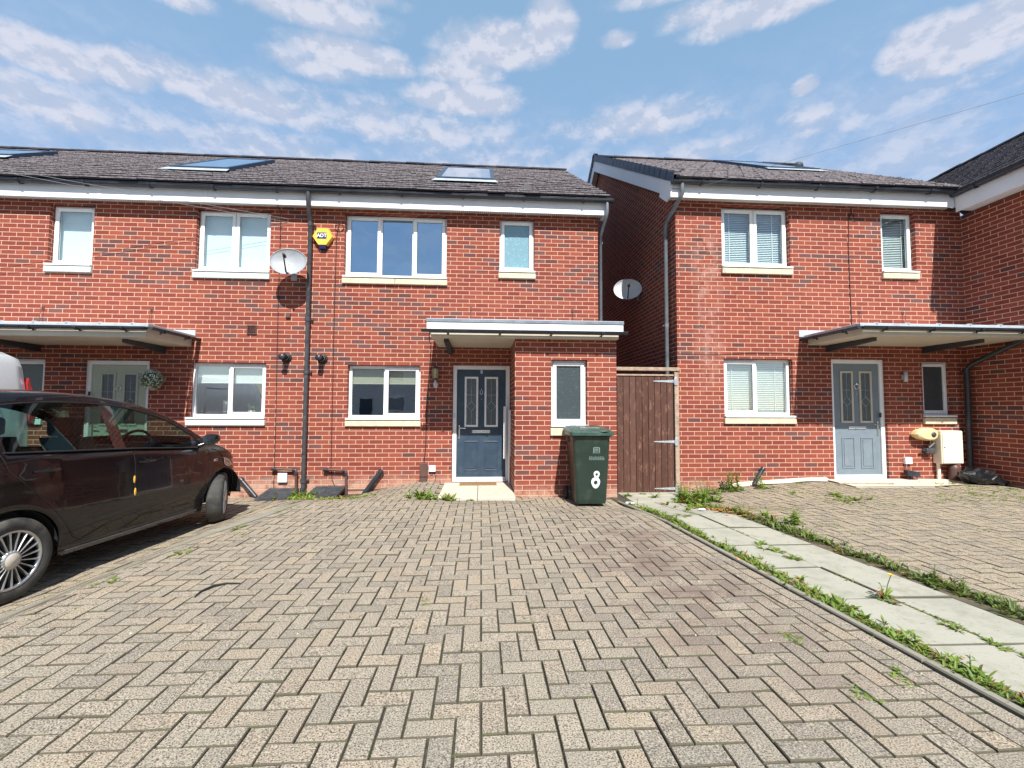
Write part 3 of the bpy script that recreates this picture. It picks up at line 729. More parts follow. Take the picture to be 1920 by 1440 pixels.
def canopy(parent, x0, x1, yw, dep, ztop, zsof, left_end=True, right_end=True, style='b', brackets=(), rods=()):
    yf = yw-dep
    top = MB()
    if style == 'a':
        top.box(x0-.01, x1+.01, yf-.03, yw, ztop-.055, ztop, bev=.006)
    else:
        top.box(x0-.02, x1+.0, yf-.03, yw, ztop-.05, ztop, bev=.008)
        n = int((x1-x0)/.42)
        for k in range(n):                        # clips along the metal edge trim
            xx = x0+(k+.5)*(x1-x0)/n; top.tube([(xx, yf-.036, ztop-.004), (xx, yf+.02, ztop+.006)], .016, 8)
    o = top.build('canopy', 'lead' if style == 'a' else 'silver', parent)
    if style == 'a':
        f = MB(); f.box(x0, x1, yf-.02, yf+.02, ztop-.16, ztop-.056, bev=.003); f.box(x0, x0+.03, yf+.021, yw, ztop-.16, ztop-.056); f.box(x1-.03, x1, yf+.021, yw, ztop-.16, ztop-.056)
        f.build('fascia', 'fascia', o)
    b = MB(); b.box(x0+.06, x1-(.06 if right_end else 0), yf+.025, yw-.001, zsof, ztop-(.165 if style == 'a' else .055), bev=.006); b.build('canopy_soffit', 'cream', o)
    zg = ztop-.175 if style == 'a' else ztop-.060
    ext = .05 if style == 'a' else .0
    gutter(o, (x0-ext-.02, yf-.062, zg), (x1+ext, yf-.062, zg), .040, brk=.62, back=.02)
    if style != 'a' and left_end: gutter(o, (x0-.055, yw, zg), (x0-.055, yf-.06, zg), .036, out=(-1, 0, 0), brk=.42, back=.02)
    if style != 'a' and right_end: gutter(o, (x1+.055, yw, zg), (x1+.055, yf-.06, zg), .036, out=(1, 0, 0), brk=.42, back=.02)
    fl_ = MB(); fl_.box(x0-.10, x1, yw-.012, yw-.001, ztop-.03, ztop+.09, bev=.003); fl_.build('wall_flashing', 'silver' if style != 'a' else 'lead', o)
    for bx in brackets:
        k = MB(); k.prism([(yw, zsof-.115), (yw, zsof+.0), (yf+.22, zsof+.0), (yf+.22, zsof-.055)], 'x', bx-.035, bx+.035); k.build('bracket', 'timber_dark', o)
    for rx in rods:
        k = MB(); k.tube([(rx, yw+.01, ztop+.42), (rx, yw-.045, ztop+.42), (rx+.004, yw-.05, ztop+.40), (rx-.012, yw-.06, ztop+.0)], .0045, 6)
        k.box(rx-.02, rx+.02, yw-.01, yw, ztop+.39, ztop+.45, bev=.003); k.build('tie_rod', 'brown', o)
    return o
def terrace_roof(parent, x0, x1, yE, zE, yR, zR, lim_right=False):
    tan = (zR-zE)/(yR-yE); U = Vector((0, 1, tan)).normalized(); Sl = sqrt((yR-yE)**2+(zR-zE)**2)
    dk = MB(); roof_deck(dk, (x0, yE+.02, zE), (1, 0, 0), U, x1-x0, Sl)
    Ub = Vector((0, -1, tan)).normalized()
    roof_deck(dk, (x0, 2*yR-yE, zE), (1, 0, 0), Ub, x1-x0, Sl)
    tl = MB(); tile_slope(tl, (x0, yE, zE), (1, 0, 0), U, x1-x0, Sl)
    bk = tile_slope; tile_slope(tl, (x0, 2*yR-yE, zE), (1, 0, 0), Ub, x1-x0, Sl, gauge=.30, tw=.6)
    ridge(tl, (x0, yR, zR+.025), (x1, yR, zR+.025))
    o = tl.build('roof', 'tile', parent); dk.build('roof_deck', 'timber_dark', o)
    return o
def verge_moss(): pass
FB = -.6
# ---- the end-of-terrace house with the dark blue door
H8 = thing('terraced_house', 'red brick end house with dark slate-blue front door and brick porch bay beside it', 'house', (-2.5, 0, -.1), group='red brick houses')
w = MB()
wall_front(w, -5.05, 0, FB, 4.74, 0, [(-4.469, -2.719, 3.534, 4.655), (-1.783, -1.166, 3.687, 4.655), (-4.363, -3.148, 1.062, 1.985), (-2.59, -1.578, -.03, 2.004)])
shell(w, -5.05, 0, 0, 7.74, FB, 4.74, 7.40, 3.87, left=False)
WO8 = w.build('wall', 'brick_a', H8)
rooms(H8, -5.05, 0, 0, 4.0)
pw = MB()
wall_front(pw, -1.575, 0, FB, 2.40, -1.08, [(-1.015, -.478, .995, 2.0)])
pw.quad((-1.575, 0, FB), (-1.575, -1.08, FB), (-1.575, -1.08, 2.40), (-1.575, 0, 2.40)); pw.quad((0, -1.08, FB), (0, 0, FB), (0, 0, 2.40), (0, -1.08, 2.40))
pw.quad((-1.365, 0, FB), (-1.365, 0, 2.40), (-1.365, -.86, 2.40), (-1.365, -.86, FB)); pw.quad((-.21, -.86, FB), (-.21, -.86, 2.4), (-.21, 0, 2.4), (-.21, 0, FB))
pw.quad((-1.365, -.02, FB), (-.21, -.02, FB), (-.21, -.02, 2.4), (-1.365, -.02, 2.4))
pw.build('porch', 'brick_p', H8)
terrace_roof(H8, -5.05, .13, -.35, 4.945, 3.87, 7.62)
eaves(H8, -5.05, .11, 0, 4.725)
eb = MB(); eb.box(.111, .126, -.20, .02, 4.68, 4.93, bev=.003); eb.box(.06, .125, -.19, .10, 4.70, 4.715); eb.build('fascia_end', 'upvc', H8)
gutter(H8, (-5.05, -.268, 4.925), (.20, -.268, 4.925), .056)
window(H8, -4.469, -2.719, 3.534, 4.650, 0, [(0, .345, True), (.345, .665, False), (.665, 1, True)], pane='glass_sky')
window(H8, -1.783, -1.166, 3.687, 4.650, 0, [(0, 1, True)], pane='frost_blue')
window(H8, -4.363, -3.148, 1.062, 1.985, 0, [(0, .50, False), (.50, 1, True)], blind=('half', 1.665, 'beige'))
window(H8, -1.015, -.478, .995, 2.0, -1.08, [(0, 1, True)], pane='frost_dark', sill_h=.13)
door(H8, -2.586, -1.584, -.03, 2.0, 0, 'door_blue', label='dark slate-blue door with two tall leaded lights')
text(H8, '8', (-2.085, .0655, 1.885), .085, 'chrome', 'house_number', depth=.004)
canopy(H8, -2.90, .06, 0, 1.24, 2.575, 2.31, style='a', brackets=(-2.63,), rods=(-2.28, -.47))
skylight(H8, -2.99, -1.87, .76, 2.86, -.35, 4.945, TAN8)
vt = MB(); vt.prism([(-.10, 0), (.10, 0), (.085, .06), (.045, .11), (0, .125), (-.045, .11), (-.085, .06)], 'y', 0., .30)
for i, p in enumerate(vt.v): vt.v[i] = (p[0]-1.29, p[1]+.10, p[2]+5.23+.15*0)
vt.build('roof_vent', 'timber_dark', H8)
downpipe(H8, [(.10, -.268, 4.88), (.10, -.268, 4.72), (.09, -.20, 4.60), (.075, .10, 4.42), (.075, .12, -.2)], .030, 'lead', clips=((.075, .12, 4.3), (.075, .12, 2.6)))
sw = MB(); frame_ring(sw, 0, .55, 2.92, 3.90, .05, -.015, .02)
sw.v = [(.02+(p[0])*.32, .45+p[0]*.94+p[1]*.3, p[2]) for p in sw.v]; so2 = sw.build('window', 'upvc', H8); so2['label'] = 'side window standing ajar'
g = MB(); g.quad((.035, .50, 2.97), (.19, .93, 2.97), (.19, .93, 3.85), (.035, .50, 3.85)); g.build('pane', 'glass', so2)
df = MB(); df.box(-1.70, -1.655, -.13, -.02, .38, 1.28, bev=.006); df.build('downpipe_boxing', 'white', H8)
df = MB(); df.box(-1.618, -1.578, -.16, -.09, .42, 1.22, bev=.006); df.tube([(-1.60, -.12, .42), (-1.60, -.12, -.04)], .018, 8); df.build('cable_trunking', 'white', H8)

# ---- the mid-terrace house on the left, sage door
HL = thing('terraced_house', 'red brick mid-terrace house with sage green door behind the parked dark car', 'house', (-7.5, 0, -.2), group='red brick houses')
w = MB()
wall_front(w, -10.1, -5.051, FB, 4.74, 0, [(-9.268, -8.641, 3.621, 4.655), (-6.926, -5.749, 3.574, 4.655), (-6.937, -5.749, 1.072, 2.002), (-8.62, -7.641, -.03, 2.019), (-9.80, -9.286, 1.08, 2.035)])
shell(w, -10.1, -5.051, 0, 7.74, FB, 4.74, 7.40, 3.87, left=False, right=False)
w.build('wall', 'brick_a', HL); rooms(HL, -10.1, -5.05, 0, 4.0)
terrace_roof(HL, -10.1, -5.051, -.35, 4.945, 3.87, 7.62)
eaves(HL, -10.1, -5.051, 0, 4.725); gutter(HL, (-10.1, -.268, 4.925), (-5.051, -.268, 4.925), .056)
window(HL, -9.268, -8.641, 3.621, 4.650, 0, [(0, 1, True)], sill='mint', pane='glass_up', blind=('full',))
window(HL, -6.926, -5.749, 3.574, 4.650, 0, [(0, .5, True), (.5, 1, True)], sill='mint', pane='glass_up', blind=('full',))
window(HL, -6.937, -5.749, 1.072, 2.002, 0, [(0, .49, False), (.49, 1, True)], sill='mint', blind=('half', 1.66))
window(HL, -9.80, -9.286, 1.08, 2.035, 0, [(0, 1, True)], sill='mint', pane='frost_dark')
door(HL, -8.62, -7.641, -.03, 2.019, 0, 'door_sage', surround='door_sage', label='sage green door with two patterned lights')
canopy(HL, -10.06, -6.92, 0, 1.08, 2.455, 2.26, left_end=False, brackets=(-7.42, -9.4), rods=(-9.36, -7.64))
skylight(HL, -8.06, -6.98, .92, 2.82, -.35, 4.945, TAN8)
# ---- further terrace house, cut by the left edge of the view
HF = thing('terraced_house', 'furthest left brick terrace house with only its roof end and skylight in view', 'house', (-12.6, 0, -.2), group='red brick houses')
w = MB(); wall_front(w, -15.15, -10.101, FB, 4.74, 0, [(-14.4, -12.65, 3.534, 4.655), (-14.4, -13.2, 1.062, 1.985), (-12.5, -11.5, -.03, 2.004)])
shell(w, -15.15, -10.101, 0, 7.74, FB, 4.74, 7.40, 3.87, right=False); w.build('wall', 'brick_a', HF); rooms(HF, -15.15, -10.1, 0, 4.0)
terrace_roof(HF, -15.15, -10.101, -.35, 4.945, 3.87, 7.62)
eaves(HF, -15.15, -10.101, 0, 4.725); gutter(HF, (-15.15, -.268, 4.925), (-10.101, -.268, 4.925), .056)
window(HF, -14.4, -12.65, 3.534, 4.650, 0, [(0, .345, True), (.345, .665, False), (.665, 1, True)], pane='glass_up', blind=('full',))
window(HF, -14.4, -13.2, 1.062, 1.985, 0, [(0, .5, False), (.5, 1, True)], blind=('vene',))
door(HF, -12.5, -11.5, -.03, 2.004, 0, 'door_blue')
canopy(HF, -13.1, -10.12, 0, 1.08, 2.455, 2.26, right_end=False, brackets=(-12.7,), rods=(-12.3,))
skylight(HF, -13.0, -11.75, 1.80, 2.80, -.35, 4.945, TAN8)

# ---- right-hand house
HR = thing('semi_detached_house', 'red brick house with pale grey-blue front door, navy verge and gable beside the gate', 'house', (3.8, -.58, 0), group='red brick houses')
YR = -.58; ZER, YRR, ZRR = 5.035, 4.35, 8.30
TANR = (ZRR-ZER)/(YRR+.93)
w = MB()
wall_front(w, 1.196, 6.42, FB, 4.83, YR, [(2.007, 3.167, 3.695, 4.756), (4.907, 5.46, 3.676, 4.756), (2.001, 3.152, 1.139, 2.108), (3.908, 4.837, .06, 2.121), (5.569, 6.021, 1.158, 2.103)])
shell(w, 1.196, 6.42, YR, 9.28, FB, 4.83, 8.10, YRR)
w.build('wall', 'brick_r', HR); rooms(HR, 1.196, 6.42, YR, 3.6, zf=.1, z1=2.55, zt=4.85)
U = Vector((0, 1, TANR)).normalized(); Sl = sqrt((YRR+.93)**2+(ZRR-ZER)**2)
dk = MB(); roof_deck(dk, (1.07, -.91, ZER), (1, 0, 0), U, 5.20, Sl); roof_deck(dk, (1.07, 2*YRR+.93, ZER), (1, 0, 0), Vector((0, -1, TANR)).normalized(), 5.2, Sl)
tl = MB(); tile_slope(tl, (1.06, -.93, ZER), (1, 0, 0), U, 5.25, Sl)
# the part of the slope that widens towards the ridge on the right
for k in range(1, 21):
    s0 = k*.30
    if s0 < Sl: tile_slope(tl, Vector((6.31, -.93, ZER))+U*s0, (1, 0, 0), U, max(.06, .62*s0/Sl), .29, tw=.30)
tile_slope(tl, (1.06, 2*YRR+.93, ZER), (1, 0, 0), Vector((0, -1, TANR)).normalized(), 5.8, Sl, tw=.6)
ridge(tl, (1.10, YRR, ZRR+.03), (6.92, YRR, ZRR+.03))
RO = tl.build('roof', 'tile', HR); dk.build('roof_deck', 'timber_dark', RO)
vg = MB(); n = int(Sl/.30)+1                       # dry-verge caps, front and back slopes
for sgn, y0 in ((1, -.95), (-1, 2*YRR+.95)):
    Us = Vector((0, sgn, TANR)).normalized(); Nn = Vector((0, -sgn*TANR, 1)).normalized()
    for k in range(n):
        a = Vector((0, y0, ZER+.01))+Us*(k*.30); b = a+Us*.325; h0 = .072; h1 = .050
        for (x0_, x1_, lo, hi) in ((1.00, 1.018, -.085, 1.), (1.018, 1.13, None, 1.)):
            lo_ = lo if lo is not None else -.0
            vs = []
            for p, h in ((a, h0), (b, h1)):
                for xx in (x0_, x1_):
                    vs += [Vector((xx, 0, 0))+p+Nn*(lo if lo is not None else h-.012), Vector((xx, 0, 0))+p+Nn*h]
            vg.add(vs, ((0, 1, 3, 2), (4, 6, 7, 5), (1, 5, 7, 3), (0, 2, 6, 4), (0, 4, 5, 1), (2, 3, 7, 6)), random.random())
vg.build('verge_cap', 'verge', RO)
bb = MB()                                          # white bargeboards and their box end at the eaves
def slab_along(mb, x0, x1, ya, yb, za, zb, h):
    vs = [(x, y, z+d) for x in (x0, x1) for (y, z) in ((ya, za), (yb, zb)) for d in (-h, 0)]
    mb.add(vs, ((0, 1, 3, 2), (4, 6, 7, 5), (0, 4, 5, 1), (2, 3, 7, 6), (1, 5, 7, 3), (0, 2, 6, 4)))
slab_along(bb, 1.03, 1.05, -.79, YRR, ZER-.02+TANR*.14, ZRR-.05, .33); slab_along(bb, 1.03, 1.05, 2*YRR+.79, YRR, ZER-.02+TANR*.14, ZRR-.05, .33)
bb.prism([(-.785, 4.775), (-.785, 5.06), (-.42, 5.20), (-.30, 5.0), (-.60, 4.775)], 'x', 1.028, 1.0495)
bb.build('bargeboard', 'fascia', RO)
sf = MB(); slab_along(sf, 1.05, 1.20, -.78, YRR, ZER-.20+TANR*.14, ZRR-.23, .012); slab_along(sf, 1.05, 1.20, 2*YRR+.78, YRR, ZER-.2+TANR*.14, ZRR-.23, .012); sf.build('verge_soffit', 'upvc', RO)
eaves(HR, 1.05, 6.13, YR, 4.82); gutter(HR, (1.03, -.85, 5.02), (6.08, -.85, 5.02), .056)
window(HR, 2.007, 3.167, 3.695, 4.75, YR, [(0, .5, True), (.5, 1, True)], pane='glass_up', blind=('vene',))
window(HR, 4.907, 5.46, 3.676, 4.75, YR, [(0, 1, True)], pane='glass_up', blind=('vene',))
window(HR, 2.001, 3.152, 1.139, 2.108, YR, [(0, .50, True), (.50, 1, False)], blind=('vene',))
window(HR, 5.569, 6.021, 1.158, 2.103, YR, [(0, 1, True)], pane='frost_dark', sill_h=.12)
door(HR, 3.908, 4.837, .06, 2.121, YR, 'door_grey', surround='cream', hinge_right=False, label='weathered pale grey-blue door')
canopy(HR, 3.44, 6.37, YR, 1.16, 2.52, 2.352, right_end=False, brackets=(3.86, 5.62), rods=(3.55+.9, 5.25))
skylight(HR, 4.35, 5.62, 1.75, 4.10, -.93, ZER, TANR)
vt = MB(); vt.lathe([(.13, -.02), (.13, .02), (.11, .07), (.06, .10), (0, .11)], (6.35, 3.4, ZER+TANR*(3.4+.93)+.06), (0, -.3, 1), 14); vt.build('roof_vent', 'timber_dark', HR)
downpipe(HR, [(1.20, -.85, 4.98), (1.20, -.85, 4.80), (1.17, -.78, 4.72), (1.12, -.42, 4.52), (1.12, -.34, 4.40), (1.12, -.33, -.15)], .033, 'pipe_mid', clips=((1.12, -.33, 4.34), (1.12, -.33, 2.7), (1.12, -.33, .9)))
downpipe(HR, [(6.37, -1.60, 2.40), (6.33, -1.45, 2.33), (6.28, -.78, 2.04), (6.27, -.70, 1.96), (6.27, -.69, -.02)], .040, 'gutter', clips=((6.27, -.69, 1.92), (6.27, -.69, .62)))
# ---- the house whose side wall closes the view on the right
HW = thing('detached_house', 'red brick house cut by the right edge, its shaded side wall jutting forward', 'house', (9.6, -2.1, 0), group='red brick houses')
w = MB(); XW = 6.40; YF = -2.1
wall_front(w, XW, 12.8, FB, 4.70, YF, [(7.4, 8.8, 3.5, 4.6), (10.4, 11.8, 3.5, 4.6), (7.4, 8.8, 1.0, 2.1), (10.4, 11.4, -.0, 2.05)])
w.quad((XW, 6, FB), (XW, YF, FB), (XW, YF, 4.70), (XW, 6, 4.70)); w.quad((12.8, YF, FB), (12.8, 6, FB), (12.8, 6, 4.7), (12.8, YF, 4.7)); w.quad((12.8, 6, FB), (XW, 6, FB), (XW, 6, 4.7), (12.8, 6, 4.7))
w.add([(XW, YF, 4.70), (12.8, YF, 4.70), (9.6, YF, 6.7)], ((0, 1, 2),)); w.build('wall', 'brick_w', HW); rooms(HW, XW, 12.8, YF, 4)
A_ = Vector((0, 1, 0)); TW = (7.2-5.0)/(9.6-6.02); UL = Vector((1, 0, TW)).normalized(); SW = sqrt(3.58**2+2.2**2)
dk = MB(); roof_deck(dk, (6.04, -2.3, 5.0), A_, UL, 5.4, SW); roof_deck(dk, (13.18, -2.3, 5.0), A_, Vector((-1, 0, TW)).normalized(), 5.4, SW)
tl = MB(); tile_slope(tl, (6.02, -2.32, 5.0), A_, UL, 5.4, SW, jit=.35); tile_slope(tl, (13.2, -2.32, 5.0), A_, Vector((-1, 0, TW)).normalized(), 5.4, SW, tw=.6)
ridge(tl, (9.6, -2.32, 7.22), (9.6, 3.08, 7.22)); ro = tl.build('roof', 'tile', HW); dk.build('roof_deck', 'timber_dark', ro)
f = MB(); f.box(6.10, 6.118, -2.28, -.79, 4.68, 4.95, bev=.004); f.build('fascia', 'fascia', HW)
f = MB(); f.box(6.1185, 6.42, -2.28, -.79, 4.72, 4.732); f.build('soffit', 'upvc', HW)
gutter(HW, (6.04, -.80, 4.985), (6.04, -2.30, 4.985), .056, out=(-1, 0, 0))
f = MB()
f.add([(6.1, -2.30, 4.68), (6.1, -2.30, 4.96), (9.6, -2.30, 7.12), (9.6, -2.30, 6.86), (13.1, -2.30, 4.96), (13.1, -2.30, 4.68)], ((0, 3, 2, 1), (3, 5, 4, 2))); f.build('bargeboard', 'fascia', ro)
for (a, b, c, d) in ((7.4, 8.8, 3.5, 4.6), (10.4, 11.8, 3.5, 4.6), (7.4, 8.8, 1.0, 2.1)): window(HW, a, b, c, d, YF, [(0, .5, True), (.5, 1, False)], blind=('vene',))
door(HW, 10.4, 11.4, 0, 2.05, YF, 'door_grey')

# ---- houses across the road, behind the viewer: their fronts show in the window panes and car paint
for k, (xa, lab) in enumerate(((-16., 'pale rendered house across the road, westernmost'), (-5., 'pale rendered house across the road, facing the drive'), (6., 'pale rendered house across the road, easternmost'))):
    r = thing('rendered_house', lab, 'house', (xa+4.5, -30, 0), group='houses across the road')
    q = MB(); q.box(xa, xa+9, -37, -30, -.2, 5.0); q.add([(xa, -30, 5), (xa, -37, 5), (xa, -33.5, 7.3), (xa+9, -30, 5), (xa+9, -37, 5), (xa+9, -33.5, 7.3)], ((0, 2, 1), (3, 4, 5))); q.build('wall', 'wall_far', r)
    q = MB(); q.add([(xa-.3, -29.6, 4.8), (xa+9.3, -29.6, 4.8), (xa+9.3, -33.5, 7.4), (xa-.3, -33.5, 7.4), (xa-.3, -37.4, 4.8), (xa+9.3, -37.4, 4.8)], ((0, 3, 2, 1), (3, 4, 5, 2))); q.build('roof', 'tile', r)
    for wx in (1.2, 5.8):
        for wz in (.9, 3.4):
            q = MB(); q.box(xa+wx, xa+wx+1.8, -30, -29.94, wz, wz+1.2); wo = q.build('window', 'upvc', r)
            q = MB(); q.box(xa+wx+.1, xa+wx+1.7, -29.95, -29.93, wz+.1, wz+1.1); q.build('pane', 'room', wo)
    q = MB(); q.box(xa+3.9, xa+4.9, -30, -29.94, 0, 2.05); q.build('door', 'door_blue', r)
# ------------------------------------------------------------------ ground, drives, path
def sheet(name, xs, ys, dz, mat, zf=gz):
    mb = MB(); nx = len(xs)
    for y in ys:
        for x in xs: mb.v.append((x, y, zf(x, y)+dz))
    for j in range(len(ys)-1):
        for i in range(nx-1):
            a = j*nx+i; mb.f.append([a, a+1, a+nx+1, a+nx]); mb.r.append(.5); mb.sm.append(True)
    return mb.build(name, mat)
def lin(a, b, n): return [a+(b-a)*i/n for i in range(n+1)]
struct(sheet('ground', [-900, -200, -60, -30]+[-20, -14]+lin(-10.4, 9.6, 250)+[14, 20]+[30, 60, 200, 900], [-900, -200, -60, -30, -20, -14, -12]+lin(-10.5, .5, 137)+[3, 10, 30, 60, 200, 900], -.015, 'joint'))
rd = sheet('road', lin(-60, 60, 12), lin(-21, -13.0, 4), .0, 'asphalt', lambda x, y: -.008); struct(rd)
kb = MB()
for k in range(66): kb.box(-30+k*.915, -30+k*.915+.905, -13.0, -12.85, -.2, .10, bev=.012, r=random.random())
struct(kb.build('kerb', 'kerb'))
pv = MB(); 
for k in range(-20, 20):
    for j in range(4): pv.box(k*.75, k*.75+.742, -12.84+j*.6, -12.84+j*.6+.592, -.06, .094, r=random.random())
struct(pv.build('pavement', 'slab'))

def clip(poly, p, n):
    out = []
    for i in range(len(poly)):
        a, b = poly[i], poly[(i+1) % len(poly)]
        da = (a[0]-p[0])*n[0]+(a[1]-p[1])*n[1]; db = (b[0]-p[0])*n[0]+(b[1]-p[1])*n[1]
        if da >= 0: out.append(a)
        if (da >= 0) != (db >= 0): t = da/(da-db); out.append((a[0]+(b[0]-a[0])*t, a[1]+(b[1]-a[1])*t))
    return out
def inset(poly, d):
    n = len(poly); c = []
    L = []
    for i in range(n):
        a, b = Vector(poly[i]), Vector(poly[(i+1) % n]); e = b-a
        if e.length < 1e-6: return None
        e.normalize(); nn = Vector((-e.y, e.x)); L.append((a+nn*d, e))
    for i in range(n):
        (p, u), (q, v) = L[i-1], L[i]; den = u.x*v.y-u.y*v.x
        if abs(den) < 1e-4: c.append(q); continue
        t = ((q.x-p.x)*v.y-(q.y-p.y)*v.x)/den; c.append(p+u*t)
    ar = sum(c[i].x*c[(i+1) % n].y-c[(i+1) % n].x*c[i].y for i in range(n))/2
    if ar < 2e-5: return None
    return c
def block(mb, poly, joint=.0023, bev=.0034, zj=.0022, gap_r=None):
    ar = sum(poly[i][0]*poly[(i+1) % len(poly)][1]-poly[(i+1) % len(poly)][0]*poly[i][1] for i in range(len(poly)))/2
    if ar < 0: poly = poly[::-1]
    if abs(ar) < .0012: return
    o = inset(poly, joint+random.uniform(0, .0012))
    if not o: return
    i_ = inset([tuple(v) for v in o], bev)
    if not i_: return
    cx_ = sum(v.x for v in o)/len(o); cy_ = sum(v.y for v in o)/len(o)
    dz = random.gauss(0, zj*.8); tx = random.gauss(0, .010); ty = random.gauss(0, .010)
    def Z(v, h): return gz(v.x, v.y)+dz+tx*(v.x-cx_)+ty*(v.y-cy_)+h
    n = len(o); vs = [(v.x, v.y, Z(v, 0)) for v in i_]+[(v.x, v.y, Z(v, -.005)) for v in o]+[(v.x, v.y, Z(v, -.05)) for v in o]
    fs = [list(range(n))]+[[n+k, n+(k+1) % n, (k+1) % n, k] for k in range(n)]+[[2*n+k, 2*n+(k+1) % n, n+(k+1) % n, n+k] for k in range(n)]
    mb.add(vs, fs[:1], random.random()); mb.r += [-2.]*(len(fs)-1); mb.sm += [False]*(len(fs)-1); k0 = len(mb.v)-len(vs); mb.f += [[i+k0 for i in f] for f in fs[1:]]
def herring(mb, X0, Y0, xr, yr, keep, clips, flip=False):
    """90 degree herringbone of 200 x 100 blocks; clips: list of functions returning (point, inward normal) for a block centre"""
    for n in range(int((yr[0]-Y0)/.1)-1, int((yr[1]-Y0)/.1)+1):
        for u in range(int((xr[0]-X0)/.1)-2, int((xr[1]-X0)/.1)+2):
            c = (u+n) % 4 if flip else (u-n) % 4
            if c == 0: r = (u, u+2, n, n+1)
            elif c == (2 if flip else 3): r = (u, u+1, n, n+2)
            else: continue
            x0, x1, y0, y1 = X0+r[0]*.1, X0+r[1]*.1, Y0+r[2]*.1, Y0+r[3]*.1
            cx_, cy_ = (x0+x1)/2, (y0+y1)/2
            if not keep(cx_, cy_): continue
            p = [(x0, y0), (x1, y0), (x1, y1), (x0, y1)]
            for f in clips:
                pn = f(cx_, cy_)
                if pn: p = clip(p, *pn)
                if len(p) < 3: break
            if len(p) >= 3: block(mb, p)
XP, YP = -2.076, -6.305
# edge lines of the drives (x as a function of y)
def eL(y): return -4.12+.155*(y+.6) if y > -2.6 else -4.43+.27*(y+2.6)      # left edge of the middle drive
def eR(y): return -.305-.0572*(y+2.22)                                       # right edge of the middle drive (inside its border)
def eP(y): return 1.10-.085*(y+2.11)                                        # left edge of the right-hand drive
def seg(fn, y, sgn): 
    a = (fn(y), y); b = (fn(y+.05), y+.05); e = Vector((b[0]-a[0], .05)).normalized(); return a, (e.y*sgn, -e.x*sgn)
def border(mb, fn, off, y0, y1, L=.20, W=.10):
    """a line of stretcher blocks laid along an edge, off = offset of its left side from the edge"""
    y = y0
    while y < y1-.05:
        yb = min(y+L, y1)
        block(mb, [(fn(y)+off, y), (fn(y)+off+W, y), (fn(yb)+off+W, yb), (fn(yb)+off, yb)]); y = yb
def houseclip(yw): return lambda x, y: ((x, yw), (0, -1))
dr = MB()
herring(dr, XP, YP, (-6.2, .4), (-10.4, -.02), lambda x, y: x > eL(y)-.2 and x < eR(y)+.2 and not (-2.70 < x < -1.56 and y > -1.36) and not (x > -1.6 and y > -1.06),
        [lambda x, y: seg(eL, y, 1), lambda x, y: seg(eR, y, -1) if y < -1.2 else None,
         lambda x, y: ((x, -.03), (0, -1)) if x < -2.7 else (((x, -1.10), (0, -1)) if x > -1.56 else ((x, -1.38), (0, -1)))
         if y > (-.2 if x < -2.7 else (-1.3 if x > -1.56 else -1.6)) else None])
border(dr, eR, .0, -10.4, -1.3); border(dr, lambda y: eR(y), .1005, -10.3, -1.3)
border(dr, eL, -.101, -10.4, -.7)
drv = struct(dr.build('drive', 'pave'))
ld = MB()
border(ld, eL, -.345, -10.4, -.7); border(ld, eL, -.447, -10.3, -.7)
herring(ld, XP+.13, YP+.05, (-10.2, -3.9), (-10.4, -.05), lambda x, y: x < eL(y)-.35, [lambda x, y: seg(lambda t: eL(t)-.45, y, -1), lambda x, y: ((x, -.06), (0, -1)) if y > -.3 else None])
struct(ld.build('left_drive', 'pave2'))
rdv = MB()
herring(rdv, XP+.05, YP+.02, (1., 9.5), (-10.4, -.62), lambda x, y: x > eP(y)-.1 and not (3.7 < x < 6.2 and y > -1.25+.25*max(0, x-5.)) and not (x > 6.4 and y > -2.15),
        [lambda x, y: seg(eP, y, 1), lambda x, y: ((x, -.72), (0, -1)) if y > -.9 and x < 6.3 else None], flip=True)
struct(rdv.build('right_drive', 'pave2'))
# concrete edgings
ed = MB()
def edging(mb, fn, off, w, y0, y1, L, up=.004, rough=0.):
    y = y0
    while y < y1-.02:
        yb = min(y+L, y1); g_ = .004
        o = [Vector((fn(y+g_)+off, y+g_)), Vector((fn(y+g_)+off+w, y+g_)), Vector((fn(yb-g_)+off+w, yb-g_)), Vector((fn(yb-g_)+off, yb-g_))]
        i_ = inset([tuple(v) for v in o], .007); u = up+random.gauss(0, .002)
        vs = [(v.x, v.y, gz(v.x, v.y)+u) for v in i_]+[(v.x, v.y, gz(v.x, v.y)+u-.008) for v in o]+[(v.x, v.y, gz(v.x, v.y)-.06) for v in o]
        mb.add(vs, [[0, 1, 2, 3]], random.random()); k0 = len(mb.v)-12; E_ = [[4+k, 4+(k+1) % 4, (k+1) % 4, k] for k in range(4)]+[[8+k, 8+(k+1) % 4, 4+(k+1) % 4, 4+k] for k in range(4)]
        mb.f += [[i+k0 for i in f] for f in E_]; mb.r += [-1.5]*8; mb.sm += [False]*8; y = yb
edging(ed, eR, .213, .05, -10.4, -1.5, .914, .012)
edging(ed, eL, -.243, .140, -10.4, -.5, .60, .006)
edging(ed, eP, -.055, .05, -10.4, -1.3, .914, .006)
struct(ed.build('edging_kerb', 'kerb'))
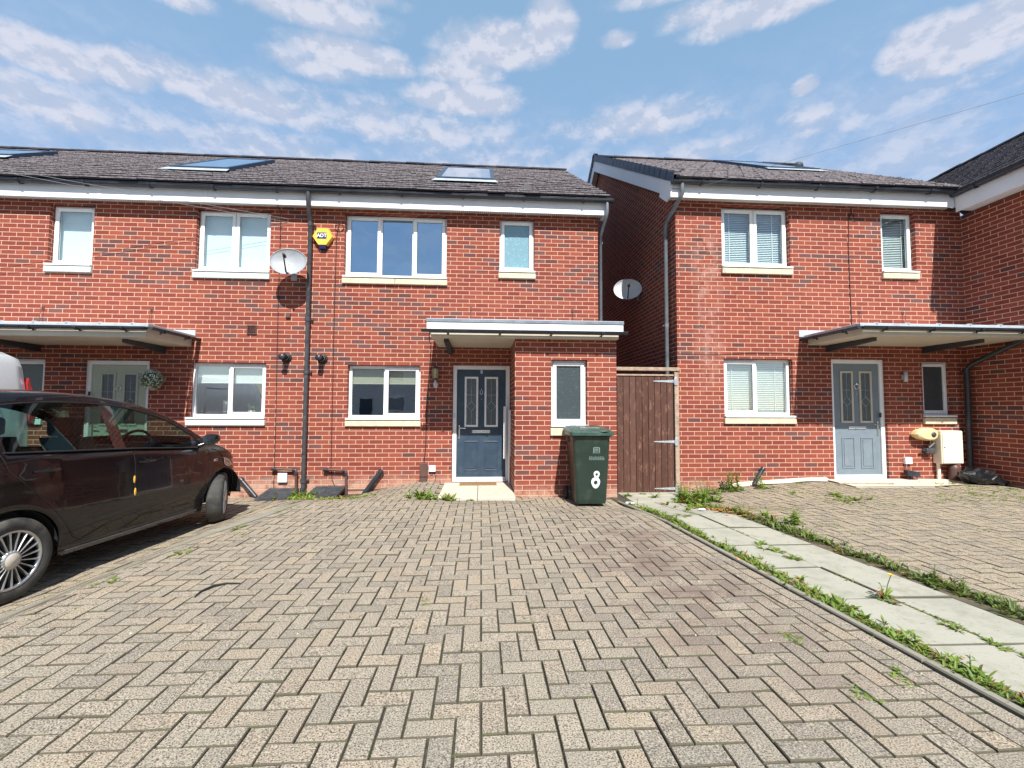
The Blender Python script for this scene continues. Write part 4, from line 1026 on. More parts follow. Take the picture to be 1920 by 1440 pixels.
# slab path to the gate: two columns of 600 x 450 slabs
sp = MB()
def pc(y): return .614-.068*(y+4.45)            # centre joint
ys = -1.42; k = 0
yy = [-1.50]
while yy[-1] > -10.3: yy.append(yy[-1]-.597)
for a, b in zip(yy[:-1], yy[1:]):
    for s_ in (-1, 1):
        x0a, x1a = (pc(a)+.004, pc(a)+.437) if s_ > 0 else (pc(a)-.437, pc(a)-.004)
        x0b, x1b = (pc(b)+.004, pc(b)+.437) if s_ > 0 else (pc(b)-.437, pc(b)-.004)
        o = [Vector((x0b, b+.005)), Vector((x1b, b+.005)), Vector((x1a, a-.003)), Vector((x0a, a-.003))]; i_ = inset([tuple(v) for v in o], .006)
        u = -.004+random.gauss(0, .004); tx = random.gauss(0, .012); cx_ = (x0a+x1b)/2
        vs = [(v.x, v.y, gz(v.x, v.y)+u+tx*(v.x-cx_)) for v in i_]+[(v.x, v.y, gz(v.x, v.y)+u-.006+tx*(v.x-cx_)) for v in o]+[(v.x, v.y, gz(v.x, v.y)-.06) for v in o]
        sp.add(vs, [[0, 1, 2, 3]], random.random()); k0 = len(sp.v)-12; E_ = [[4+k, 4+(k+1) % 4, (k+1) % 4, k] for k in range(4)]+[[8+k, 8+(k+1) % 4, 4+(k+1) % 4, 4+k] for k in range(4)]
        sp.f += [[i+k0 for i in f] for f in E_]; sp.r += [-2.]*8; sp.sm += [False]*8
sp.box(.12, 1.06, -1.49, -1.02, -.16, gz(.6, -1.3)-.002, bev=.008, r=.6); sp.box(.10, 1.08, -1.015, -.3, -.16, gz(.6, -1)+.0, bev=.008, r=.9)
struct(sp.build('path', 'slab'))
# earth beside the path, lying just above the joint sand
es = MB()
for (fa, oa, fb, ob) in ((eR, .26, pc, -.438), (pc, .438, eP, -.055)):
    y = -10.4
    while y < -.7:
        a, b = y, y+.3
        z = lambda xx, t: gz(xx, t)-.010
        p = [(fa(a)+oa, a), (fb(a)+ob, a), (fb(b)+ob, b), (fa(b)+oa, b)]; es.add([(q[0], q[1], z(*q)) for q in p], ((0, 1, 2, 3),)); y = b
struct(es.build('soil', 'ground'))
# door steps
st = MB(); zst = -.035
st.box(-2.70, -2.135, -1.36, -.035, -.2, zst, bev=.008, r=.3); st.box(-2.129, -1.58, -1.36, -.035, -.2, zst+.002, bev=.008, r=.8)
struct(st.build('doorstep', 'step'))
st = MB(); st.add([(3.70, -.60, .078), (5.0, -.60, .078), (6.36, -.60, .060), (6.36, -.90, .045), (5.0, -1.27, .066), (3.70, -1.27, .066)], ((0, 5, 4, 3, 2, 1),)); st.box(3.70, 5.0, -1.27, -.62, -.2, .058, r=.5)
struct(st.build('right_doorstep', 'step'))
# mortar haunching along the foot of the walls
hm = MB()
for (x0, x1, yw, n) in ((1.9, 3.76, YR, 14),):
    for k in range(n):
        a = x0+(x1-x0)*k/n; b = x0+(x1-x0)*(k+1)/n; wa = .10+.03*sin(a*9); wb = .10+.03*sin(b*9)
        hm.add([(a, yw-wa, gz(a, yw-wa)+.004), (b, yw-wb, gz(b, yw-wb)+.004), (b, yw-.001, gz(b, yw)+.05), (a, yw-.001, gz(a, yw)+.05)], ((0, 1, 2, 3),))
struct(hm.build('mortar_fillet', 'step'))
# ------------------------------------------------------------------ things on and against the walls
def R2(p, c, a): return (c[0]+(p[0]-c[0])*cos(a)-(p[1]-c[1])*sin(a), c[1]+(p[0]-c[0])*sin(a)+(p[1]-c[1])*cos(a))
# main downpipe on the boundary between the two left houses
DP = thing('drainpipe', 'long black drainpipe running down the brick wall left of the yellow alarm box', 'drainpipe', (-5.05, -.09, -.25))
p = MB(); p.tube([(-5.03, -.268, 4.90), (-5.03, -.268, 4.74), (-5.035, -.24, 4.66), (-5.045, -.13, 4.50), (-5.05, -.09, 4.42), (-5.05, -.085, 2.0), (-5.052, -.085, -.22)], .036, 14); po = p.build('pipe', 'pipe_grey', DP)
for z in (4.40, 2.75, 1.85, .02):
    c = MB(); c.tube([(-5.05, -.087, z-.035), (-5.05, -.087, z+.035)], .045, 14); c.box(-5.12, -4.98, -.05, -.0, z-.015, z+.015, bev=.004); c.build('pipe_collar', 'pipe_grey', DP)
b_ = MB(); b_.tube([(-5.052, -.085, -.10), (-5.052, -.085, -.25)], .048, 14); b_.build('gully_socket', 'gutter', DP)

def sat_dish(name, label, c, n, w, h, foot, group='satellite dishes', mat='dish'):
    """offset dish: rim centre c, facing n, width w, height h, foot = point on the wall"""
    t = thing(name, label, 'satellite dish', foot, group=group)
    n = Vector(n).normalized(); side = n.cross(Vector((0, 0, 1))).normalized(); up = side.cross(n).normalized(); c = Vector(c)
    m = MB(); vs = []; R_, K = 9, 40
    for back in (0, 1):
        for i in range(R_+1):
            r_ = i/R_
            for k in range(K):
                a = 2*pi*k/K
                X_, Z_ = w/2*r_*cos(a), h/2*r_*sin(a)*(1.0 if sin(a) > 0 else 1.05)
                d = -.095*(1-r_*r_)-(.004 if back else 0)+(.0 if i < R_ else 0)
                vs.append(c+side*X_+up*Z_+n*d)
    fs = []
    for back in (0, 1):
        o_ = back*(R_+1)*K
        for i in range(R_):
            for k in range(K):
                f = [o_+i*K+k, o_+i*K+(k+1) % K, o_+(i+1)*K+(k+1) % K, o_+(i+1)*K+k]; fs.append(f if back else f[::-1])
    for k in range(K): fs.append([R_*K+k, R_*K+(k+1) % K, (2*R_+1)*K+(k+1) % K, (2*R_+1)*K+k])
    m.add(vs, fs, 0, True)
    rim = [c+side*(w/2*cos(2*pi*k/K))+up*(h/2*sin(2*pi*k/K)*(1.0 if sin(2*pi*k/K) > 0 else 1.05)) for k in range(K+1)]
    m.tube(rim, .005, 6, caps=False); m.build('reflector', mat, t)
    a = MB(); low = c-up*h*.44+n*-.02; tip = c+n*.27-up*h*.10-side*.015
    a.tube([low-n*.02, low+n*.06-up*.02, tip-up*.03], [.013, .013, .010], 8); a.build('arm', 'black', t)
    l = MB(); l.tube([tip-n*.07, tip-n*.03], [.024, .03], 12); l.tube([tip-n*.03, tip+n*.035], .019, 12); l.build('receiver', 'black', t)
    f = Vector(foot); k = MB(); k.tube([f, f+n*.10, c-n*.12], [.018, .018, .018], 10)
    k.box(f.x-.05 if abs(n.y) > .5 else f.x-.004, f.x+.05 if abs(n.y) > .5 else f.x+.010, f.y-.008 if abs(n.y) > .5 else f.y-.05, f.y+.001 if abs(n.y) > .5 else f.y+.05, f.z-.09, f.z+.09, bev=.002)
    k.build('wall_bracket', 'dish', t)
    b2 = MB()
    for sx in (-.04, .06): b2.lathe([(.0, .006), (.006, .004), (.007, 0)], c+side*(sx+.06)-n*.085, n, 8)
    b2.build('bolt', 'zinc', t)
    return t
sat_dish('satellite_dish', 'sunlit grey satellite dish on the brick wall left of the drainpipe', (-5.29, -.36, 3.66), (.10, -1, .24), .57, .46, (-5.33, 0, 3.52))
sat_dish('satellite_dish', 'grey satellite dish half in shade on the dark gable wall above the gate', (.91, 1.12, 3.72), (-.30, -1, .22), .56, .44, (1.194, 1.25, 3.60), mat='dish_light')

AL = thing('alarm_box', 'yellow hexagonal burglar alarm box with a blue base, high on the wall', 'alarm box', (-4.845, 0, 4.14))
hx = [(-.165, .03), (-.085, .175), (.085, .175), (.165, .03), (.065, -.115), (-.065, -.115)]
cx_, cz_ = -4.845, 4.165
m = MB(); A1 = [(cx_+x, cz_+z) for x, z in hx]; A2 = [(cx_+x*1.08, cz_+z*1.08) for x, z in hx]
vs = [(x, -.085, z) for x, z in A1]+[(x, -.001, z) for x, z in A2]
m.add(vs, [[0, 5, 4, 3, 2, 1][::-1][::-1]]+[[i, (i+1) % 6, 6+(i+1) % 6, 6+i] for i in range(6)]); m.build('case', 'yellow', AL, fix=True)
m = MB(); m.add([(cx_-.064, -.083, cz_-.116), (cx_+.064, -.083, cz_-.116), (cx_+.052, -.060, cz_-.175), (cx_-.052, -.060, cz_-.175), (cx_-.07, -.001, cz_-.122), (cx_+.07, -.001, cz_-.122), (cx_+.055, -.001, cz_-.185), (cx_-.055, -.001, cz_-.185)], ((0, 3, 2, 1), (4, 5, 6, 7), (0, 4, 7, 3), (1, 2, 6, 5), (3, 7, 6, 2), (0, 1, 5, 4))); m.build('strobe_base', 'navy', AL, fix=True)
lg = MB(); lg.box(cx_-.088, cx_+.072, -.0875, -.085, cz_-.012, cz_+.098); lo = lg.build('badge', 'navy', AL)
text(AL, 'ADT', (cx_-.008, -.0885, cz_+.043), .088, 'white', 'lettering', depth=.001, sx=.92)

def flue(x, z, label):
    t = thing('boiler_flue', label, 'boiler flue', (x, 0, z), group='boiler flues')
    m = MB(); m.lathe([(.055, 0), (.085, .004), (.088, .016), (.060, .024)], (x, 0, z), (0, -1, 0), 20); m.build('wall_collar', 'black', t)
    m = MB(); m.tube([(x, 0, z), (x-.003, -.13, z)], .052, 16, caps=False); m.tube([(x-.003, -.13, z), (x-.004, -.19, z)], [.030, .030], 14); m.build('pipe', 'black', t)
    m = MB()
    for k in range(3): m.lathe([(.030, 0), (.043, .004), (.043, .010), (.03, .014)], (x-.003, -.135-.022*k, z), (0, -1, 0), 16)
    m.lathe([(.048, 0), (.052, .01), (.050, .02), (.0, .024)], (x-.004, -.20, z), (0, -1, 0), 16); m.build('terminal', 'gutter', t)
    m = MB()
    m.lathe([(.053, 0), (.056, .004), (.053, .008)], (x, -.06, z), (0, -1, 0), 16); m.build('seal_ring', 'zinc', t)
flue(-5.412, 2.095, 'black round boiler flue on the left side of the drainpipe')
flue(-4.812, 2.085, 'black round boiler flue on the right side of the drainpipe')

def wall_vent(x, z, yw, label, mat='brown', w=.16, h=.16):
    t = thing('wall_vent', label, 'vent', (x, yw, z))
    m = MB(); frame_ring(m, x-w/2, x+w/2, z-h/2, z+h/2, .015, yw-.022, yw, .003); m.build('frame', mat, t)
    m = MB()
    for k in range(6): zz = z-h/2+.02+k*(h-.035)/6; m.box(x-w/2+.015, x+w/2-.015, yw-.014, yw-.002, zz, zz+.008)
    m.build('louvre', mat, t)
wall_vent(-5.999, 2.565, 0, 'small square brown vent in the brick wall above the left kitchen window')
def small_box(name, label, cat, x, z, yw, w, h, d, mat, lid=True):
    t = thing(name, label, cat, (x, yw, z)); m = MB(); m.box(x-w/2, x+w/2, yw-d, yw, z-h/2, z+h/2, bev=.006); m.build('case', mat, t)
    if lid: m = MB(); frame_ring(m, x-w/2+.006, x+w/2-.006, z-h/2+.006, z+h/2-.006, .006, yw-d-.004, yw-d, .002); m.build('lid', mat, t)
    return t
small_box('cable_box', 'tiny brown cable junction box under the left satellite dish', 'junction box', -5.405, 2.82, 0, .075, .085, .035, 'brown')
small_box('socket_box', 'white square outdoor socket low on the wall between the waste pipes', 'outdoor socket', -5.41, .065, 0, .15, .155, .05, 'white')
tb = small_box('meter_duct', 'brown plastic cable entry box low on the wall left of the blue door', 'cable box', -3.062, .185, 0, .135, .225, .075, 'brown')
m = MB(); m.prism([(-.063, .08), (.063, .08), (.05, -.02), (-.05, -.02)], 'y', -.062, -.001); m.v = [(p[0]-3.062, p[1], p[2]+.0) for p in m.v]; m.build('hood', 'brown', tb)
tb = small_box('broadband_box', 'small white broadband box beside the brown cable box', 'broadband box', -2.92, .205, 0, .115, .105, .04, 'white')
m = MB(); m.tube([(-2.95, -.02, .15), (-2.94, -.03, .12), (-2.915, -.03, .125), (-2.90, -.02, .15)], .006, 6); m.tube([(-2.885, -.02, .155), (-2.86, -.02, .06), (-2.87, -.02, -.03), (-2.92, -.02, -.075)], .004, 6); m.build('cable', 'black', tb)
def cable(name, label, pts, mat='black', rad=.0055, group=None):
    t = MB(); t.tube(pts, rad, 6); o = t.build(name, mat, None, loc=pts[-1]); tag(o, label, 'cable', group); return o
cable('cable', 'thin dark cable running down the brick wall left of the drainpipe past the flue', [(-5.62, -.19, 4.76), (-5.60, -.10, 4.70), (-5.575, -.02, 4.62), (-5.578, -.012, 3.1), (-5.57, -.012, 2.0), (-5.56, -.012, 1.0), (-5.56, -.012, .22), (-5.558, -.012, -.18)])
cable('cable', 'thin dark cable with a loop at the top, between alarm box and three-light window', [(-4.56, -.012, 4.50)]+[(-4.585+.075*cos(a), -.014-.004*sin(a), 4.39+.075*sin(a)) for a in [pi*.5-2*pi*k/16 for k in range(17)]]+[(-4.62, -.014, 4.30), (-4.628, -.012, 4.2), (-4.635, -.012, 2.8), (-4.625, -.012, .23), (-4.60, -.015, .02), (-4.55, -.02, -.08), (-4.42, -.02, -.13), (-4.3, -.02, -.145), (-3.3, -.02, -.12), (-2.9, -.02, -.075)])
cable('cable', 'black cable hanging down the wall beside the lamp left of the blue door', [(-2.86, -1.22, 2.37), (-2.88, -1.1, 2.29), (-2.93, -.5, 2.30), (-2.97, -.03, 2.38), (-2.985, -.012, 2.0), (-3.03, -.012, 1.4), (-3.035, -.014, .6), (-3.06, -.03, .31)], rad=.007)
cable('cable', 'cable with a coiled loop down the right-hand house between its upper windows', [(4.36, YR-.012, 4.80)]+[(4.36+.05*cos(a), YR-.014, 4.64+.05*sin(a)) for a in [pi*.5+2*pi*k/14 for k in range(15)]]+[(4.31, YR-.012, 4.60), (4.285, YR-.012, 4.1), (4.29, YR-.012, 3.3), (4.30, YR-.014, 2.54)])
cable('cable', 'slack dark cable clipped across the right-hand house above its kitchen window', [(1.21, YR-.012, 2.175), (1.9, YR-.012, 2.17), (2.5, YR-.014, 2.215), (3.0, YR-.014, 2.215), (3.35, YR-.014, 2.19), (3.85, YR-.014, 2.18), (5.2, YR-.012, 2.22)], rad=.004)

LP = thing('wall_lamp', 'old brass and glass wall lamp left of the blue door', 'wall lamp', (-2.879, 0, 1.75))
lx, ly = -2.879, -.11
m = MB(); m.lathe([(0, -.0), (.040, 0), (.052, .012), (.048, .024), (.0, .03)], (lx, 0, 1.655), (0, -1, 0), 18, sx=.85, sy=1.25); m.build('wall_plate', 'zinc', LP)
m = MB(); m.tube([(lx, -.02, 1.64), (lx, -.085, 1.625), (lx, ly, 1.66), (lx, ly, 1.74)], .011, 8); m.build('arm', 'zinc', LP)
m = MB(); m.lathe([(.036, .0), (.046, .01), (.050, .16), (.045, .17)], (lx, ly, 1.755), (0, 0, 1), 16); m.build('lamp_glass', 'lampamber', LP)
m = MB(); m.lathe([(.0, -.02), (.030, -.018), (.048, 0), (.050, .012)], (lx, ly, 1.745), (0, 0, 1), 16); m.lathe([(.054, 0), (.056, .012), (.035, .035), (.012, .048), (0, .05)], (lx, ly, 1.925), (0, 0, 1), 16)
for k in range(6): a = pi*k/3; m.tube([(lx+.052*cos(a), ly+.052*sin(a), 1.755), (lx+.053*cos(a), ly+.053*sin(a), 1.93)], .0035, 5)
m.build('cage', 'pipe_grey', LP)
LP2 = thing('wall_lamp', 'small silver cylinder wall lamp beside the pale grey-blue door', 'wall lamp', (5.205, YR, 1.8))
m = MB(); m.lathe([(0, -.085), (.030, -.084), (.030, .084), (0, .085)], (5.205, YR-.06, 1.82), (0, 0, 1), 18); m.build('shade', 'silver', LP2)
m = MB(); m.box(5.175, 5.235, YR-.035, YR, 1.78, 1.86, bev=.006); m.build('wall_plate', 'zinc', LP2)
small_box('doorbell', 'small grey doorbell on the frame of the blue door', 'doorbell', -2.552, 1.115, .045, .028, .085, .018, 'zinc')
small_box('key_safe', 'small dark doorbell on the frame of the pale grey-blue door', 'doorbell', 4.805, 1.16, YR+.045, .030, .080, .02, 'pipe_grey')
small_box('doorbell', 'black doorbell on the frame of the sage green door', 'doorbell', -8.60, 1.46, .045, .03, .07, .02, 'black')

# waste pipes with their access covers
def waste(label, x0, x1, z, zb):
    t = thing('waste_pipe', label, 'waste pipe', (x1, 0, zb), group='kitchen waste pipes')
    m = MB(); m.tube([(x0, -.005, z), (x0, -.055, z), (x0+.012, -.062, z), (x0+.06, -.064, z-.002), (x1-.03, -.064, z-.014), (x1-.008, -.064, z-.018), (x1, -.064, z-.03), (x1+.004, -.064, z-.08), (x1+.012, -.066, zb)], .021, 10); m.build('pipe', 'brown', t)
    for a_, b_, r_ in (((x0-.035, -.062, z), (x0+.045, -.064, z), .030), ((x1-.06, -.064, z-.016), (x1-.02, -.064, z-.018), .027), ((x1+.001, -.064, z-.055), (x1+.003, -.064, z-.10), .027)):
        m = MB(); m.tube([a_, b_], r_, 12); m.build('joint', 'gutter', t)
waste('brown waste pipe bending down between white socket and drainpipe', -5.55, -5.18, .215, -.26)
waste('brown waste pipe with a chrome elbow, right of the drainpipe', -4.70, -4.36, .20, -.22)
def cover(label, x0, x1, ya=-.02, yb=-.48):
    t = MB(); za, zb = gz(x0, -.02)+.14, gz(x0, yb)+.035
    n = 6; sh = -.13
    vs = []
    p = [(x0+.0, ya, za), (x1+.0, ya, za), (x1+sh*.2, yb, zb), (x0+sh*.2, yb, zb)]
    t.add(p+[(a, b, c-.035) for a, b, c in p], ((0, 3, 2, 1), (4, 5, 6, 7), (2, 3, 7, 6), (0, 1, 5, 4), (1, 2, 6, 5), (3, 0, 4, 7)))
    for k in range(1, 9):
        f = k/9.; a = [p[0][i]+(p[3][i]-p[0][i])*f for i in range(3)]; b = [p[1][i]+(p[2][i]-p[1][i])*f for i in range(3)]
        t.tube([(a[0]+.01, a[1], a[2]+.002), (b[0]-.01, b[1], b[2]+.002)], .006, 5)
    q = t.build('drain_cover', 'galv', None, loc=((x0+x1)/2, yb, zb), fix=True); tag(q, label, 'drain cover', 'sloping drain covers')
cover('ribbed black drain cover leaning on the wall under the white socket', -5.62, -5.14)
cover('ribbed black drain cover leaning on the wall just right of the drainpipe', -4.86, -4.36)
def stub(label, a, b, r=.035, kind='gas_pipe_duct'):
    t = MB(); t.tube([a, b], [r, r], 12); t.lathe([(r+.006, 0), (r+.010, .03), (r+.002, .06)], Vector(b)-(Vector(b)-Vector(a)).normalized()*.05, Vector(b)-Vector(a), 12)
    q = t.build(kind, 'gutter', None, loc=a); tag(q, label, 'pipe', 'slanting pipe ducts')
stub('slanting black pipe rising out of the paving against the wall below the kitchen window', (-4.06, -.10, -.22), (-3.77, -.06, .18), .038)
stub('slanting black pipe rising from the weeds at the foot of the right-hand house', (2.36, YR-.10, -.09), (2.62, YR-.05, .27), .032)
stub('slanting black pipe half hidden behind the nose of the dark car', (-5.80, -.10, -.24), (-6.08, -.05, .05), .036)
for x, z, lab in ((-4.985+.49-.59, 1.18, 'a'), ):
    pass
# meter cupboard and its neighbours on the right-hand house
MT = thing('meter_box', 'tall cream meter box on the wall under the small window', 'meter box', (5.88, YR, .35))
m = MB(); m.box(5.70, 6.09, YR-.16, YR, .34, .90, bev=.012); m.build('case', 'cream_box', MT)
m = MB(); m.box(5.715, 6.075, YR-.172, YR-.16, .355, .885, bev=.008); m.build('door', 'cream_box', MT)
m = MB(); m.lathe([(0, .004), (.012, .003), (.014, 0)], (5.745, YR-.172, .62), (0, -1, 0), 10); m.build('lock', 'pipe_grey', MT)
m = MB(); m.tube([(5.745, YR-.05, .34), (5.745, YR-.05, -.05)], .028, 12); m.lathe([(.034, 0), (.034, .02)], (5.745, YR-.05, .12), (0, 0, 1), 12); m.build('duct', 'cream_box', MT)
HR_ = thing('hose_reel', 'cream plastic hose reel mounted beside the meter box', 'hose reel', (5.46, YR, .8))
m = MB(); tp = [(5.285, .84), (5.32, .885), (5.40, .925), (5.50, .945), (5.60, .94), (5.66, .905), (5.685, .84), (5.665, .775), (5.60, .735), (5.50, .73), (5.40, .75), (5.32, .79)]
vs = []
for (d_, k_) in ((0, .96), (.03, 1.), (.10, 1.), (.135, .93), (.15, .78)): vs += [(5.50+(x-5.50)*k_, YR-.005-d_, .84+(z-.84)*k_) for x, z in tp]
m.add(vs, [[i*12+k, i*12+(k+1) % 12, (i+1)*12+(k+1) % 12, (i+1)*12+k] for i in range(4) for k in range(12)]+[[48+k for k in range(12)]]); m.build('case', 'tan_box', HR_, fix=True)
m = MB(); m.lathe([(0, .012), (.040, .010), (.046, 0)], (5.575, YR-.156, .835), (0, -1, 0), 18); m.build('hub', 'pipe_grey', HR_)
m = MB(); m.box(5.50, 5.66, YR-.10, YR, .50, .60, bev=.02); m.tube([(5.57, YR-.06, .60), (5.66, YR-.07, .68)], .03, 8); m.tube([(5.50, YR-.06, .56), (5.44, YR-.08, .57)], .016, 8); m.build('bracket', 'pipe_grey', HR_)
sb_ = small_box('socket_box', 'white socket low on the wall right of the pale grey-blue door', 'outdoor socket', 5.215, .385, YR, .125, .115, .05, 'white')
m = MB(); m.tube([(5.19, YR-.03, .33), (5.17, YR-.04, .27), (5.19, YR-.04, .25)], .005, 6); m.build('cable', 'zinc', sb_)
tk = thing('floodlight', 'small black floodlight lying tilted at the foot of the wall', 'floodlight', (5.23, YR-.1, .1))
m = MB(); m.prism([(5.10, .235), (5.32, .205), (5.335, .115), (5.115, .14)], 'y', YR-.13, YR-.05); m.build('body', 'gutter', tk); m = MB(); m.tube([(5.14, YR-.09, .15), (5.14, YR-.10, .075), (5.30, YR-.10, .07), (5.30, YR-.09, .13)], .008, 6); m.build('stand', 'gutter', tk)
jr = thing('water_butt_stub', 'squat brown plastic pipe cover under the meter box', 'pipe cover', (5.93, YR-.1, .0))
m = MB(); m.lathe([(.088, 0), (.088, .20), (.080, .245), (.055, .28), (.0, .29)], (5.98, YR-.10, .045), (0, 0, 1), 16, sx=1., sy=.9); m.build('body', 'brown', jr); m = MB(); m.tube([(6.03, YR-.03, .12), (6.12, YR-.04, .09), (6.25, YR-.03, .13)], .004, 5); m.tube([(6.0, YR-.06, .04), (6.1, YR-.04, .10), (6.2, YR-.04, .115)], .004, 5); m.build('cable', 'black', jr)

# flower ball by the sage door
FBL = thing('flower_ball', 'hanging ball of white artificial flowers beside the sage green door', 'flower ball', (-7.43, -.25, 1.69))
m = MB(); m.tube([(-7.43, 0, 2.0), (-7.43, -.22, 2.03), (-7.43, -.25, 2.0), (-7.43, -.25, 1.86)], .005, 6); m.build('hook', 'black', FBL)
lf = MB(); pt = MB()
for k in range(950):
    v = Vector((random.gauss(0, 1), random.gauss(0, 1), random.gauss(0, 1))).normalized(); c = Vector((-7.43, -.25, 1.69))+v*.160*random.uniform(.94, 1.04)
    a = v.orthogonal().normalized(); b = v.cross(a); w = random.uniform(0, pi); a, b = a*cos(w)+b*sin(w), b*cos(w)-a*sin(w)
    (lf if k % 5 > 2 else pt).add([c-a*.014, c+b*.007+v*.008, c+a*.016+v*.010, c-b*.007+v*.004], ((0, 1, 2, 3),), random.random()*.85)
for i in range(2): pass
core = MB(); core.lathe([(0, -.145), (.085, -.12), (.14, -.04), (.14, .04), (.085, .12), (0, .145)], (-7.43, -.25, 1.69), (0, 0, 1), 16); core.build('core', 'leafdark', FBL)
lf.build('foliage', 'leafdark', FBL); pt.build('blossom', 'whitepaint', FBL)

# ------------------------------------------------------------------ gate
GT = thing('garden_gate', 'tall brown wooden plank gate closing the passage between the two houses', 'gate', (.6, -.76, -.15))
m = MB(); x0, x1 = .10, 1.035; n = 9
for k in range(n):
    a = x0+(x1-x0)*k/n; b = x0+(x1-x0)*(k+1)/n-.0025; zt = 1.775+random.uniform(-.002, .002); q = random.random()
    m.prism([(a, -.760), (a+.004, -.770), (b-.004, -.770), (b, -.760), (b, -.748), (a, -.748)], 'z', -.13, zt, q)
m.build('plank', 'wood', GT)
m = MB(); m.box(x0, x1, -.747, -.70, 1.58, 1.68); m.box(x0, x1, -.747, -.70, .75, .85); m.box(x0, x1, -.747, -.70, -.02, .08); m.build('rail', 'wood', GT)
m = MB(); m.box(.02, 1.135, -.80, -.71, 1.868, 1.925, bev=.006); m.build('head_rail', 'woodpale', GT)
m = MB(); m.box(x0-.01, 1.04, -.785, -.735, 1.785, 1.812, bev=.004); m.build('top_capping', 'woodpale', GT)
m = MB(); m.box(1.055, 1.125, -.78, -.69, -.12, 1.867, bev=.005, r=.5); m.build('post', 'woodpale', GT)
m = MB(); m.box(.02, .075, -.775, -.70, -.14, 1.867, r=.3); m.build('latch_post', 'wood', GT)
for z in (1.70, .72, -.03):
    h = MB(); h.prism([(1.05, z-.024), (1.05, z+.024), (.70, z+.006), (.70, z-.006)], 'y', -.778, -.7705); h.box(1.052, 1.10, -.792, -.7805, z-.065, z+.065, bev=.003); h.tube([(1.05, -.786, z-.05), (1.05, -.786, z+.05)], .008, 8)
    for t in (.75, .85, .95, 1.02): h.lathe([(0, .005), (.007, .003), (.008, 0)], (t, -.778, z), (0, -1, 0), 8)
    h.build('strap_hinge', 'zinc', GT)

# ------------------------------------------------------------------ wheelie bin (local coordinates, front towards -Y)
BN = thing('wheelie_bin', 'dark green wheelie bin with a white number 8 standing against the porch bay', 'bin', (-.565, -1.52, gz(-.56, -1.6)+.0), rz=radians(-2.5), local=True)
m = MB(); rings = [(.045, .205, .255), (.10, .212, .268), (.55, .236, .305), (.90, .254, .333), (.955, .262, .343), (.965, .285, .362), (.995, .285, .362), (1.0, .26, .34)]
def rr(w, d, r_=.055, n=5, front=0.):
    pts = []
    for (sx, sy, a0) in ((1, 1, 0), (-1, 1, pi/2), (-1, -1, pi), (1, -1, 3*pi/2)):
        for k in range(n+1): a = a0+pi/2*k/n; pts.append((sx*(w-r_)+r_*cos(a), sy*(d-r_)+r_*sin(a)))
    return pts
vs = []; nn = 24
for (z, w_, d_) in rings: vs += [(x, y-.035*(1-z), z) for x, y in rr(w_, d_)]
fs = [[i*nn+k, i*nn+(k+1) % nn, (i+1)*nn+(k+1) % nn, (i+1)*nn+k] for i in range(len(rings)-1) for k in range(nn)]+[list(range(nn))[::-1]]
m.add(vs, fs, 0, False); bo = m.build('body', 'binplastic', BN)
m = MB(); vs = []; LR = [(.995, .300, .385, 0), (1.035, .300, .385, 0), (1.045, .288, .372, 0), (1.062, .262, .338, .01), (1.068, .235, .30, .015)]
for (z, w_, d_, o_) in LR: vs += [(x, y-.01+o_, z+(.010*(1-(x/.3)**2) if z > 1.04 else 0)+(y*.05)) for x, y in rr(w_, d_, .05)]
m.add(vs, [[i*nn+k, i*nn+(k+1) % nn, (i+1)*nn+(k+1) % nn, (i+1)*nn+k] for i in range(len(LR)-1) for k in range(nn)]+[[4*nn+k for k in range(nn)]]); 
m.box(-.15, .15, -.20, .10, 1.055, 1.078, bev=.01); m.tube([(.10, -.385, 1.03), (.17, -.402, 1.035), (.23, -.385, 1.03)], .012, 8)
m.build('lid', 'binlid', BN)
m = MB(); m.tube([(-.27, .385, 1.03), (-.27, .43, 1.045), (-.2, .445, 1.05), (.2, .445, 1.05), (.27, .43, 1.045), (.27, .385, 1.03)], .017, 8)
for sx in (-.24, 0, .24): m.box(sx-.02, sx+.02, .33, .44, .985, 1.05, bev=.006)
m.build('handle', 'binplastic', BN)
for sx in (-.255, .255):
    for k in range(5): m = MB(); m.box(sx-.012, sx+.012, .16-.04*k, .18-.04*k, .86, .965, bev=.003); m.build('rib', 'binplastic', BN)
for sx in (-1, 1):
    w_ = MB(); w_.lathe([(.055, -.026), (.085, -.027), (.098, -.018), (.10, 0), (.098, .018), (.085, .027), (.055, .026)], (sx*.268, .285, .10), (1, 0, 0), 28); wo = w_.build('wheel', 'black', BN)
    w_ = MB(); w_.lathe([(0, .02), (.02, .02), (.056, .012), (.056, -.012), (.02, -.02), (0, -.02)], (sx*.268, .285, .10), (1, 0, 0), 20); w_.build('rim', 'pipe_grey', wo)
w_ = MB(); w_.tube([(-.268, .285, .10), (.268, .285, .10)], .012, 8); w_.build('axle', 'zinc', BN)
# hand-painted 8 following the front of the bin, and the worn crest above it
def fr_y(z):
    for (a, b) in zip(rings[:-1], rings[1:]):
        if a[0] <= z <= b[0]: d_ = a[2]+(b[2]-a[2])*(z-a[0])/(b[0]-a[0]); return -d_-.035*(1-z)
    return -.3
def on_front(mb, cx0, cz0, R_, r_, n=28, sx=1., lean=0.):
    vs = []
    for k in range(n):
        a = 2*pi*k/n
        for q in (R_*(1+.06*sin(3*a)), r_*(1+.10*sin(2*a+1))):
            x = cx0+q*cos(a)*sx+lean*q*sin(a); z = cz0+q*sin(a); vs.append((x, fr_y(z)-.0025, z))
    mb.add(vs, [[2*k, 2*((k+1) % n), 2*((k+1) % n)+1, 2*k+1] for k in range(n)])
m = MB(); on_front(m, .055, .335, .075, .030, sx=.80); 
vs_up = MB(); on_front(vs_up, .068, .445, .052, .020, sx=.78)
